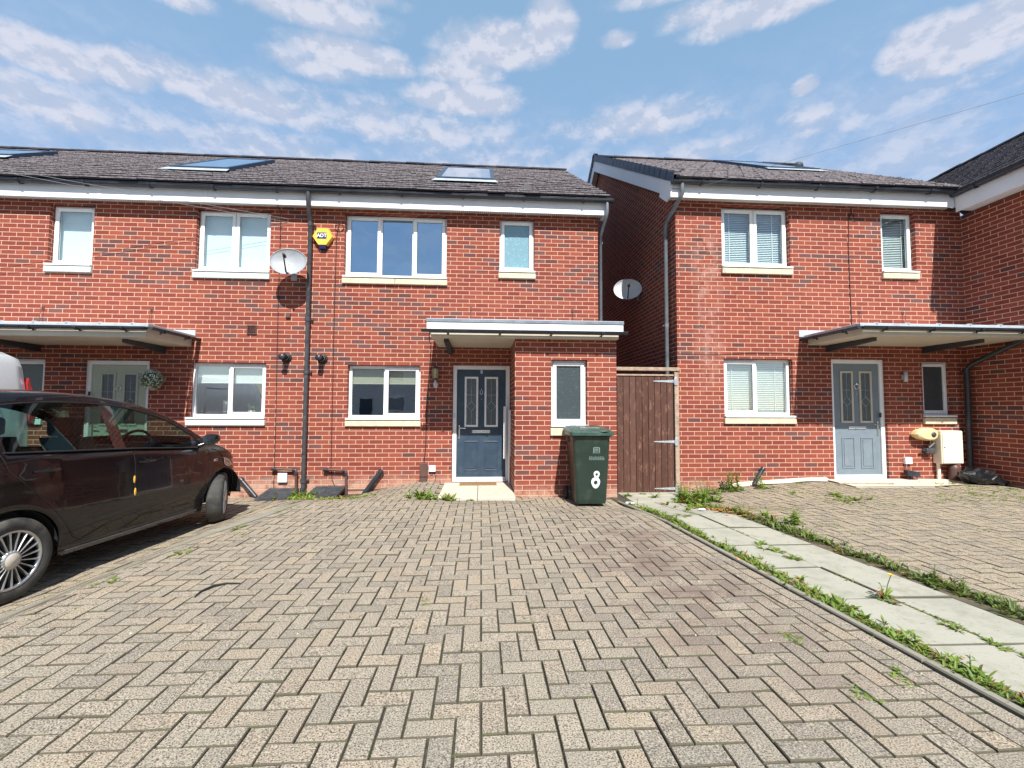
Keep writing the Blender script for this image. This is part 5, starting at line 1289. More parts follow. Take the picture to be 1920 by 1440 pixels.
for i, p_ in enumerate(vs_up.v): vs_up.v[i] = (p_[0], p_[1]-.0008, p_[2])
m.add(vs_up.v, vs_up.f); m.build('number_eight', 'whitepaint', BN)
m = MB()
def chip(x0, x1, z0, z1): m.add([(x0, fr_y(z0)-.0015, z0), (x1, fr_y(z0)-.0015, z0), (x1, fr_y(z1)-.0015, z1), (x0, fr_y(z1)-.0015, z1)], ((0, 1, 2, 3),))
chip(.015, .115, .735, .742); chip(.020, .032, .745, .815); chip(.098, .110, .745, .815); chip(.020, .110, .805, .815)
for k in range(4): chip(.038+.014*k, .046+.014*k, .752+.006*(k % 2), .798)
for k in range(9):
    x = -.035+.024*k; chip(x, x+.005, .640, .690); chip(x+.010, x+.015, .640, .690-.008*(k % 3)); chip(x, x+.014, .686 if k % 2 else .662, .690 if k % 2 else .667)
m.build('embossed_crest', 'binmark', BN)

MTT = MB(); MTT.box(-2.44, -1.82, -.34, -.07, -.034, -.018, bev=.006); mo = MTT.build('door_mat', 'mat', None, loc=(-2.13, -.2, -.034)); tag(mo, 'worn brown coir door mat on the step of the blue door', 'door mat')

# black sack crumpled in the corner of the right-hand house
sk = MB(); vs = []; nu, nv = 26, 12
for j in range(nv+1):
    for i in range(nu):
        a = 2*pi*i/nu; t = j/nv
        r_ = .34*sin(pi*(.12+.88*(1-t)))**.6*(1+.0)
        x = cos(a)*r_*1.15; y = sin(a)*r_*.62; z = .26*t**1.1
        n_ = noise.noise(Vector((x*7, y*7, z*9+3)))*.085+noise.noise(Vector((x*19, y*19, z*22)))*.035
        k_ = 1+n_*2.6
        vs.append((6.60+x*k_-.12*t, -1.02+y*k_, gz(6.6, -1.0)+max(-.01, z*(1.0 if x < .05 else .55)+n_*1.2)))
sk.add(vs, [[j*nu+i, j*nu+(i+1) % nu, (j+1)*nu+(i+1) % nu, (j+1)*nu+i] for j in range(nv) for i in range(nu)]+[[nv*nu+i for i in range(nu)]], 0, False)
# keep it in front of the side wall
sk.v = [(min(p[0]-.42, 6.385), p[1], p[2]) for p in sk.v]
so_ = sk.build('rubbish_sack', 'sack', None, loc=(6.2, -1.02, .0)); tag(so_, 'crumpled black plastic sack lying in the corner by the drainpipe', 'rubbish sack')

# overhead wires
cable('telephone_wire', 'telephone wire dropping from the sky to the fascia of the right-hand house', [(1.34, -.785, 4.86), (1.37, -.82, 4.90), (3.805, -3.589, 4.714), (6.73, -6.93, 4.49), (12.0, -13.0, 4.6)], 'wire', .0020, 'overhead wires')
for i, (zz, dy) in enumerate(((4.50, 0), (4.44, .1))):
    cable('telephone_wire', ('upper' if i == 0 else 'lower')+' thin overhead wire stretched along the front of the left houses', [(-5.40, -.03, zz), (-8.4, -.75, zz+.20), (-11.4, -1.50-dy, zz+.44), (-15.4, -2.5-dy, zz+.85)], 'wire', .0032, 'overhead wires')

# indoor things seen through the left kitchen window
vz = thing('vase', 'tall clear vase on the sill inside the left kitchen window', 'vase', (-6.55, .32, 1.09))
m = MB(); m.lathe([(0, 0), (.055, 0), (.06, .02), (.05, .16), (.060, .27), (.056, .27), (.045, .16), (.0, .02)], (-6.55, .32, 1.09), (0, 0, 1), 20); m.build('body', 'lampglass', vz)
pl = thing('house_plant', 'potted house plant inside the left kitchen window', 'plant', (-6.12, .34, 1.09))
m = MB(); m.lathe([(0, 0), (.05, 0), (.065, .10), (.06, .10), (0, .09)], (-6.12, .34, 1.09), (0, 0, 1), 16); m.build('pot', 'white', pl)
m = MB()
for k in range(34):
    a = random.uniform(0, 2*pi); L = random.uniform(.10, .22); e = random.uniform(.3, 1.2); c = Vector((-6.12, .34, 1.17)); d = Vector((cos(a)*cos(e), sin(a)*cos(e), sin(e))); s_ = d.cross(Vector((0, 0, 1))).normalized()*.012
    t1 = c+d*L*.6; t2 = c+d*L-Vector((0, 0, .03)); m.add([c-s_*.4, t1-s_, t2, t1+s_], ((0, 1, 2, 3),), random.random()*.8)
m.build('leaf', 'leaf', pl)
# ------------------------------------------------------------------ vehicles
def interp(tab, s):
    if s <= tab[0][0]: return tab[0][1]
    for (a, b) in zip(tab[:-1], tab[1:]):
        if s <= b[0]:
            t = (s-a[0])/(b[0]-a[0]); return a[1]+(b[1]-a[1])*t
    return tab[-1][1]
def smooth_tab(tab, n=2):
    """resample with Catmull-Rom so that profiles are round"""
    P = [tab[0]]+tab+[tab[-1]]; out = []
    for i in range(1, len(P)-2):
        for k in range(8):
            t = k/8; p0, p1, p2, p3 = P[i-1], P[i], P[i+1], P[i+2]
            f = lambda j: .5*(2*p1[j]+(p2[j]-p0[j])*t+(2*p0[j]-5*p1[j]+4*p2[j]-p3[j])*t*t+(3*p1[j]-p0[j]-3*p2[j]+p3[j])*t**3)
            out.append((f(0), f(1)))
    out.append(tab[-1]); out.sort(); return out
CAR = thing('parked_car', 'glossy dark five-door hatchback parked nose towards the left houses', 'car', (-5.495-.996*.74, -4.465+.087*.74, -.15), rz=-radians(5.0), local=True)
ZE = smooth_tab([(-.60, .86), (-.57, 1.02), (-.50, 1.20), (-.40, 1.37), (-.2, 1.455), (.05, 1.485), (.47, 1.49), (.8, 1.475), (1.1, 1.435), (1.35, 1.375), (1.59, 1.285), (1.8, 1.17), (1.96, 1.07), (2.08, .995), (2.2, .950), (2.35, .90), (2.5, .835), (2.65, .755), (2.77, .65), (2.85, .50)])
ZB = smooth_tab([(-.60, .80), (-.52, .98), (-.3, 1.07), (.03, 1.055), (.5, 1.03), (1.05, 1.0), (1.5, .965), (1.9, .935), (2.1, .915), (2.35, .85), (2.5, .785), (2.65, .70), (2.77, .59), (2.85, .44)])
WT = smooth_tab([(-.60, .82), (-.5, 1.0), (-.42, 1.14), (-.3, 1.26), (-.15, 1.36), (.04, 1.405), (.38, 1.43), (.8, 1.42), (1.1, 1.385), (1.35, 1.325), (1.59, 1.235), (1.79, 1.11), (1.9, .995), (1.95, .94)])
ZL = [(-.60, .36), (-.55, .26), (-.4, .22), (0, .21), (2.34, .205), (2.66, .21), (2.78, .25), (2.85, .33)]
WB = smooth_tab([(-.60, .62), (-.55, .69), (-.4, .755), (-.1, .80), (.5, .812), (1.5, .812), (2.0, .80), (2.3, .79), (2.5, .765), (2.65, .715), (2.76, .64), (2.85, .52)])
FZ = [(.18, .945), (.30, .965), (.45, 1.0), (.62, 1.0), (.70, .985), (.85, .985), (.93, .965), (1.02, .955)]
def Wl(s, z):
    w = interp(WB, s)
    if z <= 1.0: return w*interp(FZ, z)
    return w*.957-(z-1.0)*.43
def zl(s):
    z = interp(ZL, s)
    for c, r_ in ((0., .355), (2.36, .350)):
        if abs(s-c) < r_: z = max(z, .295+sqrt(r_*r_-(s-c)**2)*1.0)
    return z
ss = sorted({round(x, 4) for x in [-.60+.03*k for k in range(116)]+[c+sg*r_*cos(t*pi/28) for c, r_ in ((0., .355), (2.36, .350)) for sg in (-1, 1) for t in range(0, 15)]+[-.02, .83, .95, 1.80, 1.89, 2.85, 1.42, 2.04] if x <= 2.85})
ss = [ss[0]]+[b for a, b in zip(ss[:-1], ss[1:]) if b-a > .004]
body, gl_, scr, pil = MB(), {}, MB(), {k: MB() for k in ((1, 0), (1, 1), (-1, 0), (-1, 1))}
for s_ in (1, -1):
    for nm in ('rear', 'front'): gl_[(s_, nm)] = MB()
def face(mb, pts, sgn):
    mb.add(pts if sgn > 0 else pts[::-1], ((0, 1, 2, 3),), 0, True)
NLOW, NW, NT_, NTOP = 10, 6, 3, 9
def col(s):
    a = []; L, B, T, E_ = zl(s), interp(ZB, s), min(interp(WT, s), interp(ZE, s)-.02) if s < 1.95 else None, interp(ZE, s)
    if T is None or T < B: T = B
    L = min(L, B-.01)
    low = [L+(B-L)*k/NLOW for k in range(NLOW+1)]; win = [B+(T-B)*k/NW for k in range(NW+1)]; top = [T+(E_-T)*k/NT_ for k in range(NT_+1)]
    P = lambda z: (Wl(s, z), s, z)
    we = Wl(s, E_); cr = .055 if s < 1.4 else (.055 if s < 2.0 else .05)
    cr *= min(1, max(.2, (2.9-s)/.5)) if s > 2.4 else 1
    ro = [(we*(cos(pi/2*k/NTOP)), s, E_+cr*sin(pi/2*k/NTOP)**.9) for k in range(NTOP+1)]
    return [P(z) for z in low], [P(z) for z in win], [P(z) for z in top], ro
cols = [col(s) for s in ss]
for sgn in (1, -1):
    mx = lambda p: (p[0]*sgn, p[1], p[2])
    for i in range(len(ss)-1):
        sm = (ss[i]+ss[i+1])/2
        for g_, (A_, B_) in enumerate(zip(cols[i], cols[i+1])):
            for k in range(len(A_)-1):
                q = [mx(A_[k]), mx(B_[k]), mx(B_[k+1]), mx(A_[k+1])]
                if (Vector(q[0])-Vector(q[3])).length < .0015 and (Vector(q[1])-Vector(q[2])).length < .0015: continue
                tgt = body
                if g_ == 1 and -.02 < sm < .83: tgt = gl_[(sgn, 'rear')]
                elif g_ == 1 and .95 < sm < 1.80: tgt = gl_[(sgn, 'front')]
                elif g_ == 1 and (.83 < sm < .95 or 1.80 < sm < 1.89): tgt = pil[(sgn, int(sm > 1.2))]
                elif g_ == 3 and 1.42 < sm < 2.04 and k >= 2: tgt = scr
                elif g_ == 3 and -.56 < sm < -.42 and k >= 2: tgt = scr
                face(tgt, q, sgn)
    c_ = cols[-1]; e = [mx(p) for p in c_[0]+c_[1][1:]+c_[2][1:]+c_[3][1:]]
    cc = (0, 2.87, .42)
    for k in range(len(e)-1): body.add((e[k], e[k+1], cc) if sgn < 0 else (e[k+1], e[k], cc), ((0, 1, 2),), 0, False)
    body.add((e[0], cc, (0, 2.855, e[0][2])), ((0, 1, 2),))
    c_ = cols[0]; e = [mx(p) for p in c_[0]+c_[1][1:]+c_[2][1:]+c_[3][1:]]; cc = (0, -.61, .6)
    for k in range(len(e)-1): body.add((e[k+1], e[k], cc) if sgn < 0 else (e[k], e[k+1], cc), ((0, 1, 2),), 0, False)
CB = body.build('body', 'paintcar', CAR)
bm = bmesh.new(); bm.from_mesh(CB.data); bmesh.ops.remove_doubles(bm, verts=bm.verts, dist=.0008); bm.to_mesh(CB.data); bm.free()
so2 = CB.modifiers.new('thickness', 'SOLIDIFY'); so2.thickness = .012; so2.offset = -1
for (sg, nm), mb in gl_.items():
    o = mb.build('side_window', 'glass_car', CAR); 
    bm = bmesh.new(); bm.from_mesh(o.data); bmesh.ops.remove_doubles(bm, verts=bm.verts, dist=.0008); bm.to_mesh(o.data); bm.free()
scr.build('windscreen', 'glass_car', CAR); [p_.build('door_pillar', 'gloss_black', CAR) for p_ in pil.values()]
def onside(mb, pts, rad, sgn=1, off=.002, seg=5): mb.tube([(sgn*(Wl(s, z)+off), s, z) for s, z in pts], rad, seg)
def dens(pts, n=6):
    out = []
    for a, b in zip(pts[:-1], pts[1:]):
        for k in range(n): t = k/n; out.append((a[0]+(b[0]-a[0])*t, a[1]+(b[1]-a[1])*t))
    return out+[pts[-1]]
for sg in (1, -1):
    seam = MB(); trim = MB(); ledge = MB(); seam2 = MB(); trim2 = MB()
    onside(seam, dens([(1.03, .995), (1.035, .75), (1.01, .45), (.975, .285)]), .0035, sg, .0)
    seam3 = MB(); onside(seam3, dens([(2.06, .905), (2.10, .80), (2.095, .55), (2.06, .38), (1.97, .285)]), .0035, sg, .0)
    onside(seam2, dens([(-.06, 1.05), (-.02, .93), (.10, .80), (.24, .66), (.37, .48), (.46, .34), (.56, .285), (1.2, .28), (1.97, .285)]), .0035, sg, .0)
    onside(trim, dens([(s/100., interp(ZB, s/100.)+.004) for s in range(-4, 190, 8)], 2), .0075, sg, .003, 6)
    onside(trim2, dens([(s/100., interp(WT, s/100.)+.004) for s in range(-4, 188, 8)], 2), .0065, sg, .002, 6)
    onside(ledge, dens([(s/100., .235) for s in range(36, 200, 12)], 1), .013, sg, -.004, 8)
    seam.build('door_seam', 'well', CAR); seam3.build('door_seam', 'well', CAR); seam2.build('door_seam', 'well', CAR); trim.build('window_trim', 'black', CAR); trim2.build('window_trim', 'black', CAR); ledge.build('sill_moulding', 'pipe_grey', CAR)
for sg in (1, -1):
    for (a, b, z) in ((.14, .33, .905), (1.07, 1.26, .870)):
        h = MB(); h.tube([(sg*(Wl(a, z)+.002), a, z), (sg*(Wl(a, z)+.030), a+.03, z+.003), (sg*(Wl(b, z)+.032), b-.03, z+.003), (sg*(Wl(b, z)+.002), b, z)], [.009, .012, .012, .009], 8); ho = h.build('door_handle', 'paintcar', CAR)
        h = MB(); h.lathe([(0, .001), (.03, 0)], (sg*(Wl(a, z)+.001), (a+b)/2, z-.004), (sg, 0, 0), 16, sx=1.4, sy=1.0); h.build('handle_recess', 'well', ho)
    # mirrors
    m = MB(); vs = []; K = 14
    for (dy, sc) in ((0, .92), (.03, 1.0), (.08, .93), (.13, .62), (.15, .2)):
        for k in range(K):
            a = 2*pi*k/K; x = .085*sc*(abs(cos(a))**.75)*(1 if cos(a) > 0 else -1); z = .062*sc*(abs(sin(a))**.75)*(1 if sin(a) > 0 else -1)
            vs.append((sg*(.865+x*sg*sg+.01), 1.93+dy, 1.03+z+.10*x))
    m.add(vs, [[i*K+k, i*K+(k+1) % K, (i+1)*K+(k+1) % K, (i+1)*K+k] for i in range(4) for k in range(K)]+[[4*K+k for k in range(K)]], 0, True)
    m.tube([(sg*.765, 1.93, .955), (sg*.82, 1.96, .985)], [.03, .02], 8); mo_ = m.build('wing_mirror', 'paintcar', CAR, fix=True)
    g = MB(); g.add([vs[k] for k in range(K)], [list(range(K))]); g.v = [(p[0], p[1]+.004, p[2]) for p in g.v]; g.build('mirror_glass', 'chrome', mo_)
    l = MB(); L_ = [(2.36, .775), (2.43, .755), (2.50, .725), (2.565, .675), (2.50, .665), (2.43, .670), (2.38, .70)]
    l.add([(sg*(Wl(s, z)+.006), s, z) for s, z in L_], [list(range(7)) if sg < 0 else list(range(7))[::-1]], 0); lo = l.build('headlight', 'lampglass', CAR)
    l = MB(); onside(l, dens(L_+[L_[0]], 3), .006, sg, .005, 6); l.build('lamp_surround', 'chrome', lo)
    l = MB(); l.add([(sg*(Wl(s, z)+.002), s, z) for s, z in ((-.50, .98), (-.36, 1.0), (-.30, .80), (-.50, .76))], [[0, 1, 2, 3] if sg < 0 else [3, 2, 1, 0]]); l.build('tail_light', 'redlamp', CAR)
sg = 1
for z in (.715, .60):
    y_ = MB(); y_.lathe([(.0, .004), (.010, .004), (.012, 0)], (Wl(1.02, z)+.002, 1.025, z), (1, 0, 0), 14, sx=1., sy=3.1); y_.build('door_edge_guard', 'yellow', CAR)
bd = MB(); bd.box(Wl(2.2, .765)-.01, Wl(2.2, .765)+.004, 2.165, 2.235, .752, .780, bev=.003); bo_ = bd.build('fender_badge', 'white', CAR)
bd = MB(); bd.box(Wl(2.2, .765)+.002, Wl(2.2, .765)+.0055, 2.19, 2.228, .758, .774); bd.build('badge_stripe', 'redlamp', bo_)
ch = MB(); onside(ch, dens([(2.12, .905), (2.20, .888), (2.27, .860), (2.32, .80), (2.36, .72)], 5), .004, 1, .001, 6); ch.build('bonnet_seam', 'well', CAR)
np_ = MB(); np_.box(-.26, .26, -.635, -.615, .62, .73, bev=.003); np_.build('number_plate', 'yellow', CAR)
# floor, wheel wells, cabin
fl = MB(); fl.box(-.72, .72, -.5, -.37, .24, .62); fl.box(-.72, .72, .37, 1.98, .22, .30); fl.box(-.55, .55, -.37, 2.72, .24, .50); fl.box(-.62, .62, 2.62, 2.73, .24, .45)
for c in (0., 2.36):
    for sg in (-1, 1):
        n = 14; vs = []
        for k in range(n+1):
            a = pi*k/n
            for x in (.55, .785): vs.append((sg*x, c+.352*cos(a), .295+.352*sin(a)))
        fl.add(vs, [[2*k, 2*k+1, 2*k+3, 2*k+2] for k in range(n)])
        fl.add([(sg*.552, c+.36*cos(pi*k/n), .295+.36*sin(pi*k/n)) for k in range(n+1)]+[(sg*.552, c-.36, .22), (sg*.552, c+.36, .22)], [list(range(n+3))])
fl.build('underbody', 'well', CAR)
cab = MB(); cab.box(-.70, .70, 1.55, 2.02, .78, .90, bev=.03); cab.prism([(1.60, .90), (2.02, .90), (1.95, .965), (1.68, .975)], 'x', -.66, .66); cab.box(.18, .52, 1.56, 1.72, .93, 1.02, bev=.03); cab.build('dashboard', 'seat', CAR)
for (x, y, w_) in ((.36, .92, .24), (-.36, .92, .24), (.34, .10, .28), (-.34, .10, .28)):
    st_ = MB(); st_.box(x-w_, x+w_, y, y+.50, .44, .58, bev=.05)
    vs = [(x+sx*w_*(1 if z < 1.05 else .80), y+.06-(z-.5)*.30+dy, z) for z in (.5, .8, 1.05, 1.12) for (sx, dy) in ((-1, -.06), (1, -.06), (1, .06), (-1, .06))]
    st_.add(vs, [[i*4+k, i*4+(k+1) % 4, (i+1)*4+(k+1) % 4, (i+1)*4+k] for i in range(3) for k in range(4)]+[[12, 13, 14, 15]])
    st_.box(x-.13, x+.13, y-.20, y-.09, 1.13, 1.30, bev=.035); st_.tube([(x-.06, y-.13, 1.10), (x-.06, y-.14, 1.16)], .007, 6); st_.tube([(x+.06, y-.13, 1.10), (x+.06, y-.14, 1.16)], .007, 6)
    st_.build('seat', 'seat', CAR)
sw_ = MB(); c = Vector((.36, 1.50, .98)); a1 = Vector((1, 0, 0)); a2 = Vector((0, .42, .91)).normalized()
sw_.tube([c+a1*.18*cos(2*pi*k/28)+a2*.18*sin(2*pi*k/28) for k in range(29)], .015, 8, caps=False); sw_.tube([c-a1*.17, c, c+a1*.17], .014, 6); sw_.tube([c, c+Vector((0, .16, -.07))], .03, 8); sw_.tube([c, c-a2*.17], .014, 6); sw_.build('steering_wheel', 'seat', CAR)
def wheel(parent, x, y, r_=.298, w_=.165, sg=1, steer=0., rr_=.208, spokes=20, hub='hub'):
    c = Vector((x, y, r_)); ax = Vector((sg*cos(steer), sin(steer)*sg, 0))
    t = MB(); t.lathe([(rr_-.012, w_/2-.022), (rr_+.004, w_/2-.004), (r_*.84, w_/2+.006), (r_*.95, w_/2-.004), (r_-.004, w_/2-.020), (r_, w_/2-.045), (r_, -w_/2+.045), (r_-.004, -w_/2+.02), (r_*.9, -w_/2), (rr_, -w_/2)], c, ax, 56)
    for k in (-.045, -.016, .016, .045): t.lathe([(r_+.0012, k-.004), (r_+.0012, k+.004)], c, ax, 56)
    o = t.build('wheel', 'tyre', parent)
    b = MB(); b.lathe([(rr_-.002, .0), (.0, .0)], c+ax*(w_/2-.075), ax, 36); b.lathe([(rr_-.004, w_/2-.015), (rr_-.010, w_/2-.08), (rr_-.012, -w_/2)], c, ax, 48); b.build('brake_and_barrel', 'well', o)
    m = MB(); m.lathe([(rr_+.003, w_/2-.010), (rr_-.002, w_/2-.002), (rr_-.014, w_/2-.006), (rr_-.018, w_/2-.030)], c, ax, 56)
    up = Vector((0, 0, 1)); sd_ = ax.cross(up)
    for k in range(spokes):
        a = 2*pi*k/spokes+.08; d = up*cos(a)+sd_*sin(a); p = ax.cross(d)
        h0, h1 = w_/2-.020, w_/2-.010
        vs = []
        for (q, hw, h) in ((.050, .0045, h0+.012), (rr_*.6, .0050, h0+.008), (rr_-.006, .0085, h1-.004)):
            for (e, f_) in ((-1, 0), (-.55, .006), (.55, .006), (1, 0)): vs.append(c+d*q+p*hw*e+ax*(h+f_))
            vs.append(c+d*q+p*hw+ax*(h-.02)); vs.append(c+d*q-p*hw+ax*(h-.02))
        fs = []
        for i in range(2):
            for j in range(6): fs.append((i*6+j, i*6+(j+1) % 6, (i+1)*6+(j+1) % 6, (i+1)*6+j))
        m.add(vs, fs)
    m.lathe([(.068, w_/2-.028), (.066, w_/2-.004), (.052, w_/2+.003)], c, ax, 24); m.build('rim', 'rim', o)
    h = MB(); h.lathe([(.052, w_/2+.002), (.046, w_/2+.008), (.0, w_/2+.011)], c, ax, 24); h.build('hub_cap', hub, o)
    return o
wheel(CAR, .735, 0); wheel(CAR, -.735, 0, sg=-1); wheel(CAR, .725, 2.34, steer=radians(27)); wheel(CAR, -.725, 2.34, sg=-1, steer=radians(27))

# white van further left: only its rear corner rises above the car roof
VAN = thing('parked_van', 'white van parked beyond the dark car, only its rear corner with red lamp showing', 'van', (-8.86, -3.6, -.18), local=True)
def ringv(w, z0, z1, tum, y):
    pts = []; r_ = .12; h = z1-z0
    prof = [(w*.93, z0), (w, z0+.12), (w*1.0, z0+h*.45), (w*(1-tum*.35), z0+h*.72), (w*(1-tum), z1-.16), (w*(1-tum)-.05, z1-.05), (w*(1-tum)-.16, z1), (w*.35, z1+.03)]
    return [(x, y, z) for x, z in prof]+[(-x, y, z) for x, z in prof[::-1]]
vb = MB(); st_ = [(2.06, .68, .45, 1.80, .16), (2.05, .80, .34, 2.00, .14), (1.98, .85, .26, 2.09, .12), (1.85, .87, .24, 2.12, .11), (.5, .88, .22, 2.15, .11), (-.6, .88, .22, 2.13, .12), (-1.0, .88, .22, 2.04, .15), (-1.55, .87, .22, 1.55, .15), (-1.75, .86, .22, 1.22, .06), (-2.2, .84, .24, 1.02, .06), (-2.4, .78, .28, .84, .05), (-2.45, .6, .34, .62, .05)]
rs = [ringv(w, a, b, t, y) for (y, w, a, b, t) in st_]; K = len(rs[0]); vs = [p for r_ in rs for p in r_]
vb.add(vs, [[i*K+k, i*K+(k+1) % K, (i+1)*K+(k+1) % K, (i+1)*K+k] for i in range(len(rs)-1) for k in range(K)]+[list(range(K)), [(len(rs)-1)*K+k for k in range(K)][::-1]], 0, True)
vo = vb.build('body', 'paintvan', VAN, fix=True)
bv = vo.modifiers.new('round', 'BEVEL'); bv.width = .02; bv.segments = 2; bv.limit_method = 'ANGLE'; bv.angle_limit = .6
for sg in (1, -1):
    p = MB(); vv = [(sg*(.862), 1.62, 1.30), (sg*(.862), .35, 1.30), (sg*(.795), .40, 1.86), (sg*(.795), 1.50, 1.86)]
    p.tube(vv+[vv[0]], .012, 6); p.build('side_panel', 'paintvan', VAN)
    l = MB(); l.prism([(2.005, 1.72), (2.03, 1.80), (2.068, 1.60), (2.078, 1.30), (2.06, 1.18), (2.01, 1.22), (1.995, 1.45)], 'x', sg*.70, sg*.862); l.v = [(p_[0]*(1 if p_[2] < 1.3 else 1-.085*(p_[2]-1.3)/.55), p_[1], p_[2]) for p_ in l.v]; l.build('tail_light', 'redlamp', VAN)
    g = MB(); vv = [(sg*.83, -1.0, 1.12), (sg*.83, -1.6, 1.12), (sg*.77, -1.35, 1.60), (sg*.745, -1.02, 1.78)]; g.add([(x+sg*.03, y, z) for x, y, z in vv], [[0, 1, 2, 3] if sg < 0 else [3, 2, 1, 0]]); g.build('side_window', 'lampglass', VAN)
    wheel(VAN, sg*.79, 1.25, .315, .18, sg, spokes=10, hub='rim'); wheel(VAN, sg*.79, -1.45, .315, .18, sg, spokes=10, hub='rim')
g = MB(); g.box(-.60, .60, 2.052, 2.075, 1.30, 1.78, bev=.01); g.build('rear_window', 'lampglass', VAN)
g = MB(); g.box(-.78, .78, 2.03, 2.12, .34, .56, bev=.03); g.build('rear_bumper', 'gutter', VAN)
# ------------------------------------------------------------------ weeds, moss and litter
random.seed(21)
def leaf(mb, base, az, L, w, rise, droop, r, serr=0.):
    """one arching leaf of four segments"""
    d = Vector((cos(az), sin(az), 0)); s = Vector((-sin(az), cos(az), 0)); n = 4 if L > .03 else 2
    pts = []
    for k in range(n+1):
        t = k/n; p = Vector(base)+d*(L*t*(1-.15*rise))+Vector((0, 0, 1))*(L*(rise*t-droop*t*t))
        ww = w*(sin(pi*min(1, .12+.88*t))**.8)*(1+serr*(random.random()-.5)) if k < n else 0
        if n == 2 and k == 1: ww = w
        pts.append((p-s*ww/2+Vector((0, 0, ww*.18)), p, p+s*ww/2+Vector((0, 0, ww*.18))))
    for k in range(n):
        a, b = pts[k], pts[k+1]
        mb.add([a[0], a[1], b[1], b[0]], ((0, 1, 2, 3),), r); mb.add([a[1], a[2], b[2], b[1]], ((0, 1, 2, 3),), r)
def rosette(mb, x, y, R, n, h=.5, w=.22, z=None):
    z = gz(x, y)-.004 if z is None else z
    for k in range(n):
        L = R*random.uniform(.5, 1.1); leaf(mb, (x+random.gauss(0, R*.08), y+random.gauss(0, R*.08), z), random.uniform(0, 2*pi), L, L*w*random.uniform(.8, 1.3), random.uniform(.2, 1.)*h*2, random.uniform(.3, .9)*h, random.random()*.99, .6)
def stalk(mb, sm, x, y, H, n, lw=.05, lean=0., la=0.):
    z = gz(x, y); q = []
    for k in range(6): t = k/5; q.append((x+lean*cos(la)*t*t*H, y+lean*sin(la)*t*t*H, z+H*t))
    sm.tube(q, [.004-.0005*k for k in range(6)], 5)
    for k in range(n):
        t = .1+.9*k/n; i = int(t*5); f = t*5-i; a, b = q[min(i, 5)], q[min(i+1, 5)]; p = tuple(a[j]+(b[j]-a[j])*f for j in range(3))
        L = lw*random.uniform(.7, 1.4)*(1.25-t*.7); leaf(mb, p, k*2.4+random.uniform(-.4, .4), L, L*.34, .55, .5, random.random()*.95, .7)
def weed(name, label, items, cat='weed', extra=None, group='weeds around the drives'):
    xs = [i[1] for i in items]; ys_ = [i[2] for i in items]
    t = thing(name, label, cat, (sum(xs)/len(xs), sum(ys_)/len(ys_), gz(xs[0], ys_[0])), group=group)
    lf, st = MB(), MB()
    for it in items:
        if it[0] == 'r': rosette(lf, it[1], it[2], it[3], it[4], it[5] if len(it) > 5 else .5)
        if it[0] == 's': stalk(lf, st, it[1], it[2], it[3], it[4], it[5] if len(it) > 5 else .05, random.uniform(0, .35), random.uniform(0, 6))
    if st.v: lf.add(st.v, st.f, .3)
    lf.build('foliage', 'leaf', t)
    return t
U_ = random.uniform; G_ = random.gauss
weed('weed_clump', 'big leafy green clump of weeds at the foot of the garden gate', [('r', .98+G_(0, .17), -1.52+G_(0, .16), U_(.10, .19), 11, .65) for _ in range(26)]+[('s', 1.0+G_(0, .17), -1.40+G_(0, .14), U_(.14, .33), 14, .07) for _ in range(22)])
weed('weed_clump', 'low sprawl of weeds and dead leaves spreading over the path before the gate clump', [('r', .82+G_(0, .20), -2.0+G_(0, .16), U_(.07, .13), 10, .4) for _ in range(24)])
weed('weed_clump', 'bushy reddish weeds against the wall between the gate post and the slanting pipe', [('s', 1.62+G_(0, .22), -.90+G_(0, .08), U_(.08, .2), 10, .05) for _ in range(16)]+[('r', 1.6+G_(0, .28), -.95+G_(0, .1), U_(.06, .12), 9, .6) for _ in range(14)])
weed('tall_weed', 'tall broad-leaved weed standing against the wall left of the slanting pipe', [('s', 2.0+G_(0, .05), -.80+G_(0, .05), U_(.22, .36), 18, .075) for _ in range(8)]+[('r', 2.0, -.85, .12, 14, .6)])
weed('weed_clump', 'bright green weed growing around the slanting pipe of the right-hand house', [('s', 2.42+G_(0, .05), -.86+G_(0, .05), U_(.12, .30), 12, .06) for _ in range(6)]+[('r', 2.45+G_(0, .12), -.98+G_(0, .05), .09, 10, .5) for _ in range(7)])
weed('weed_clump', 'green weed tuft at the left front corner of the cream doorstep', [('r', -2.90+G_(0, .12), -1.42+G_(0, .07), U_(.09, .15), 12, .7) for _ in range(13)])
weed('weed_clump', 'dark green weed tuft against the front edge of the cream doorstep', [('r', -2.60+G_(0, .10), -1.47+G_(0, .03), U_(.08, .13), 12, .65) for _ in range(10)])
weed('weed_clump', 'small weed by the middle of the doorstep front edge', [('r', -2.22+G_(0, .05), -1.42+G_(0, .02), .06, 10, .4) for _ in range(3)])
weed('grass_tuft', 'grassy tuft at the foot of the long drainpipe', [('s', -4.96+G_(0, .15), -.40+G_(0, .10), U_(.07, .16), 9, .06) for _ in range(26)]+[('r', -4.95+G_(0, .16), -.42+G_(0, .08), U_(.06, .1), 10, .8) for _ in range(14)], 'grass tuft')
weed('weed_clump', 'low weeds spreading below the drain covers right of the drainpipe', [('r', -4.40+G_(0, .36), -.85+G_(0, .17), U_(.05, .10), 10, .5) for _ in range(60)])
weed('weed_clump', 'small weed beside the porch bay under the gate edge', [('r', .18+G_(0, .05), -1.05+G_(0, .05), U_(.07, .1), 10, .5) for _ in range(4)])
weed('weed_clump', 'small weed under the middle of the garden gate', [('r', .46+G_(0, .04), -.92+G_(0, .03), .06, 9, .5) for _ in range(3)])
weed('weed_clump', 'weed tuft on the right drive nearest the pale door', [('r', 3.02+G_(0, .07), -1.75+G_(0, .05), U_(.06, .10), 11, .5) for _ in range(6)])
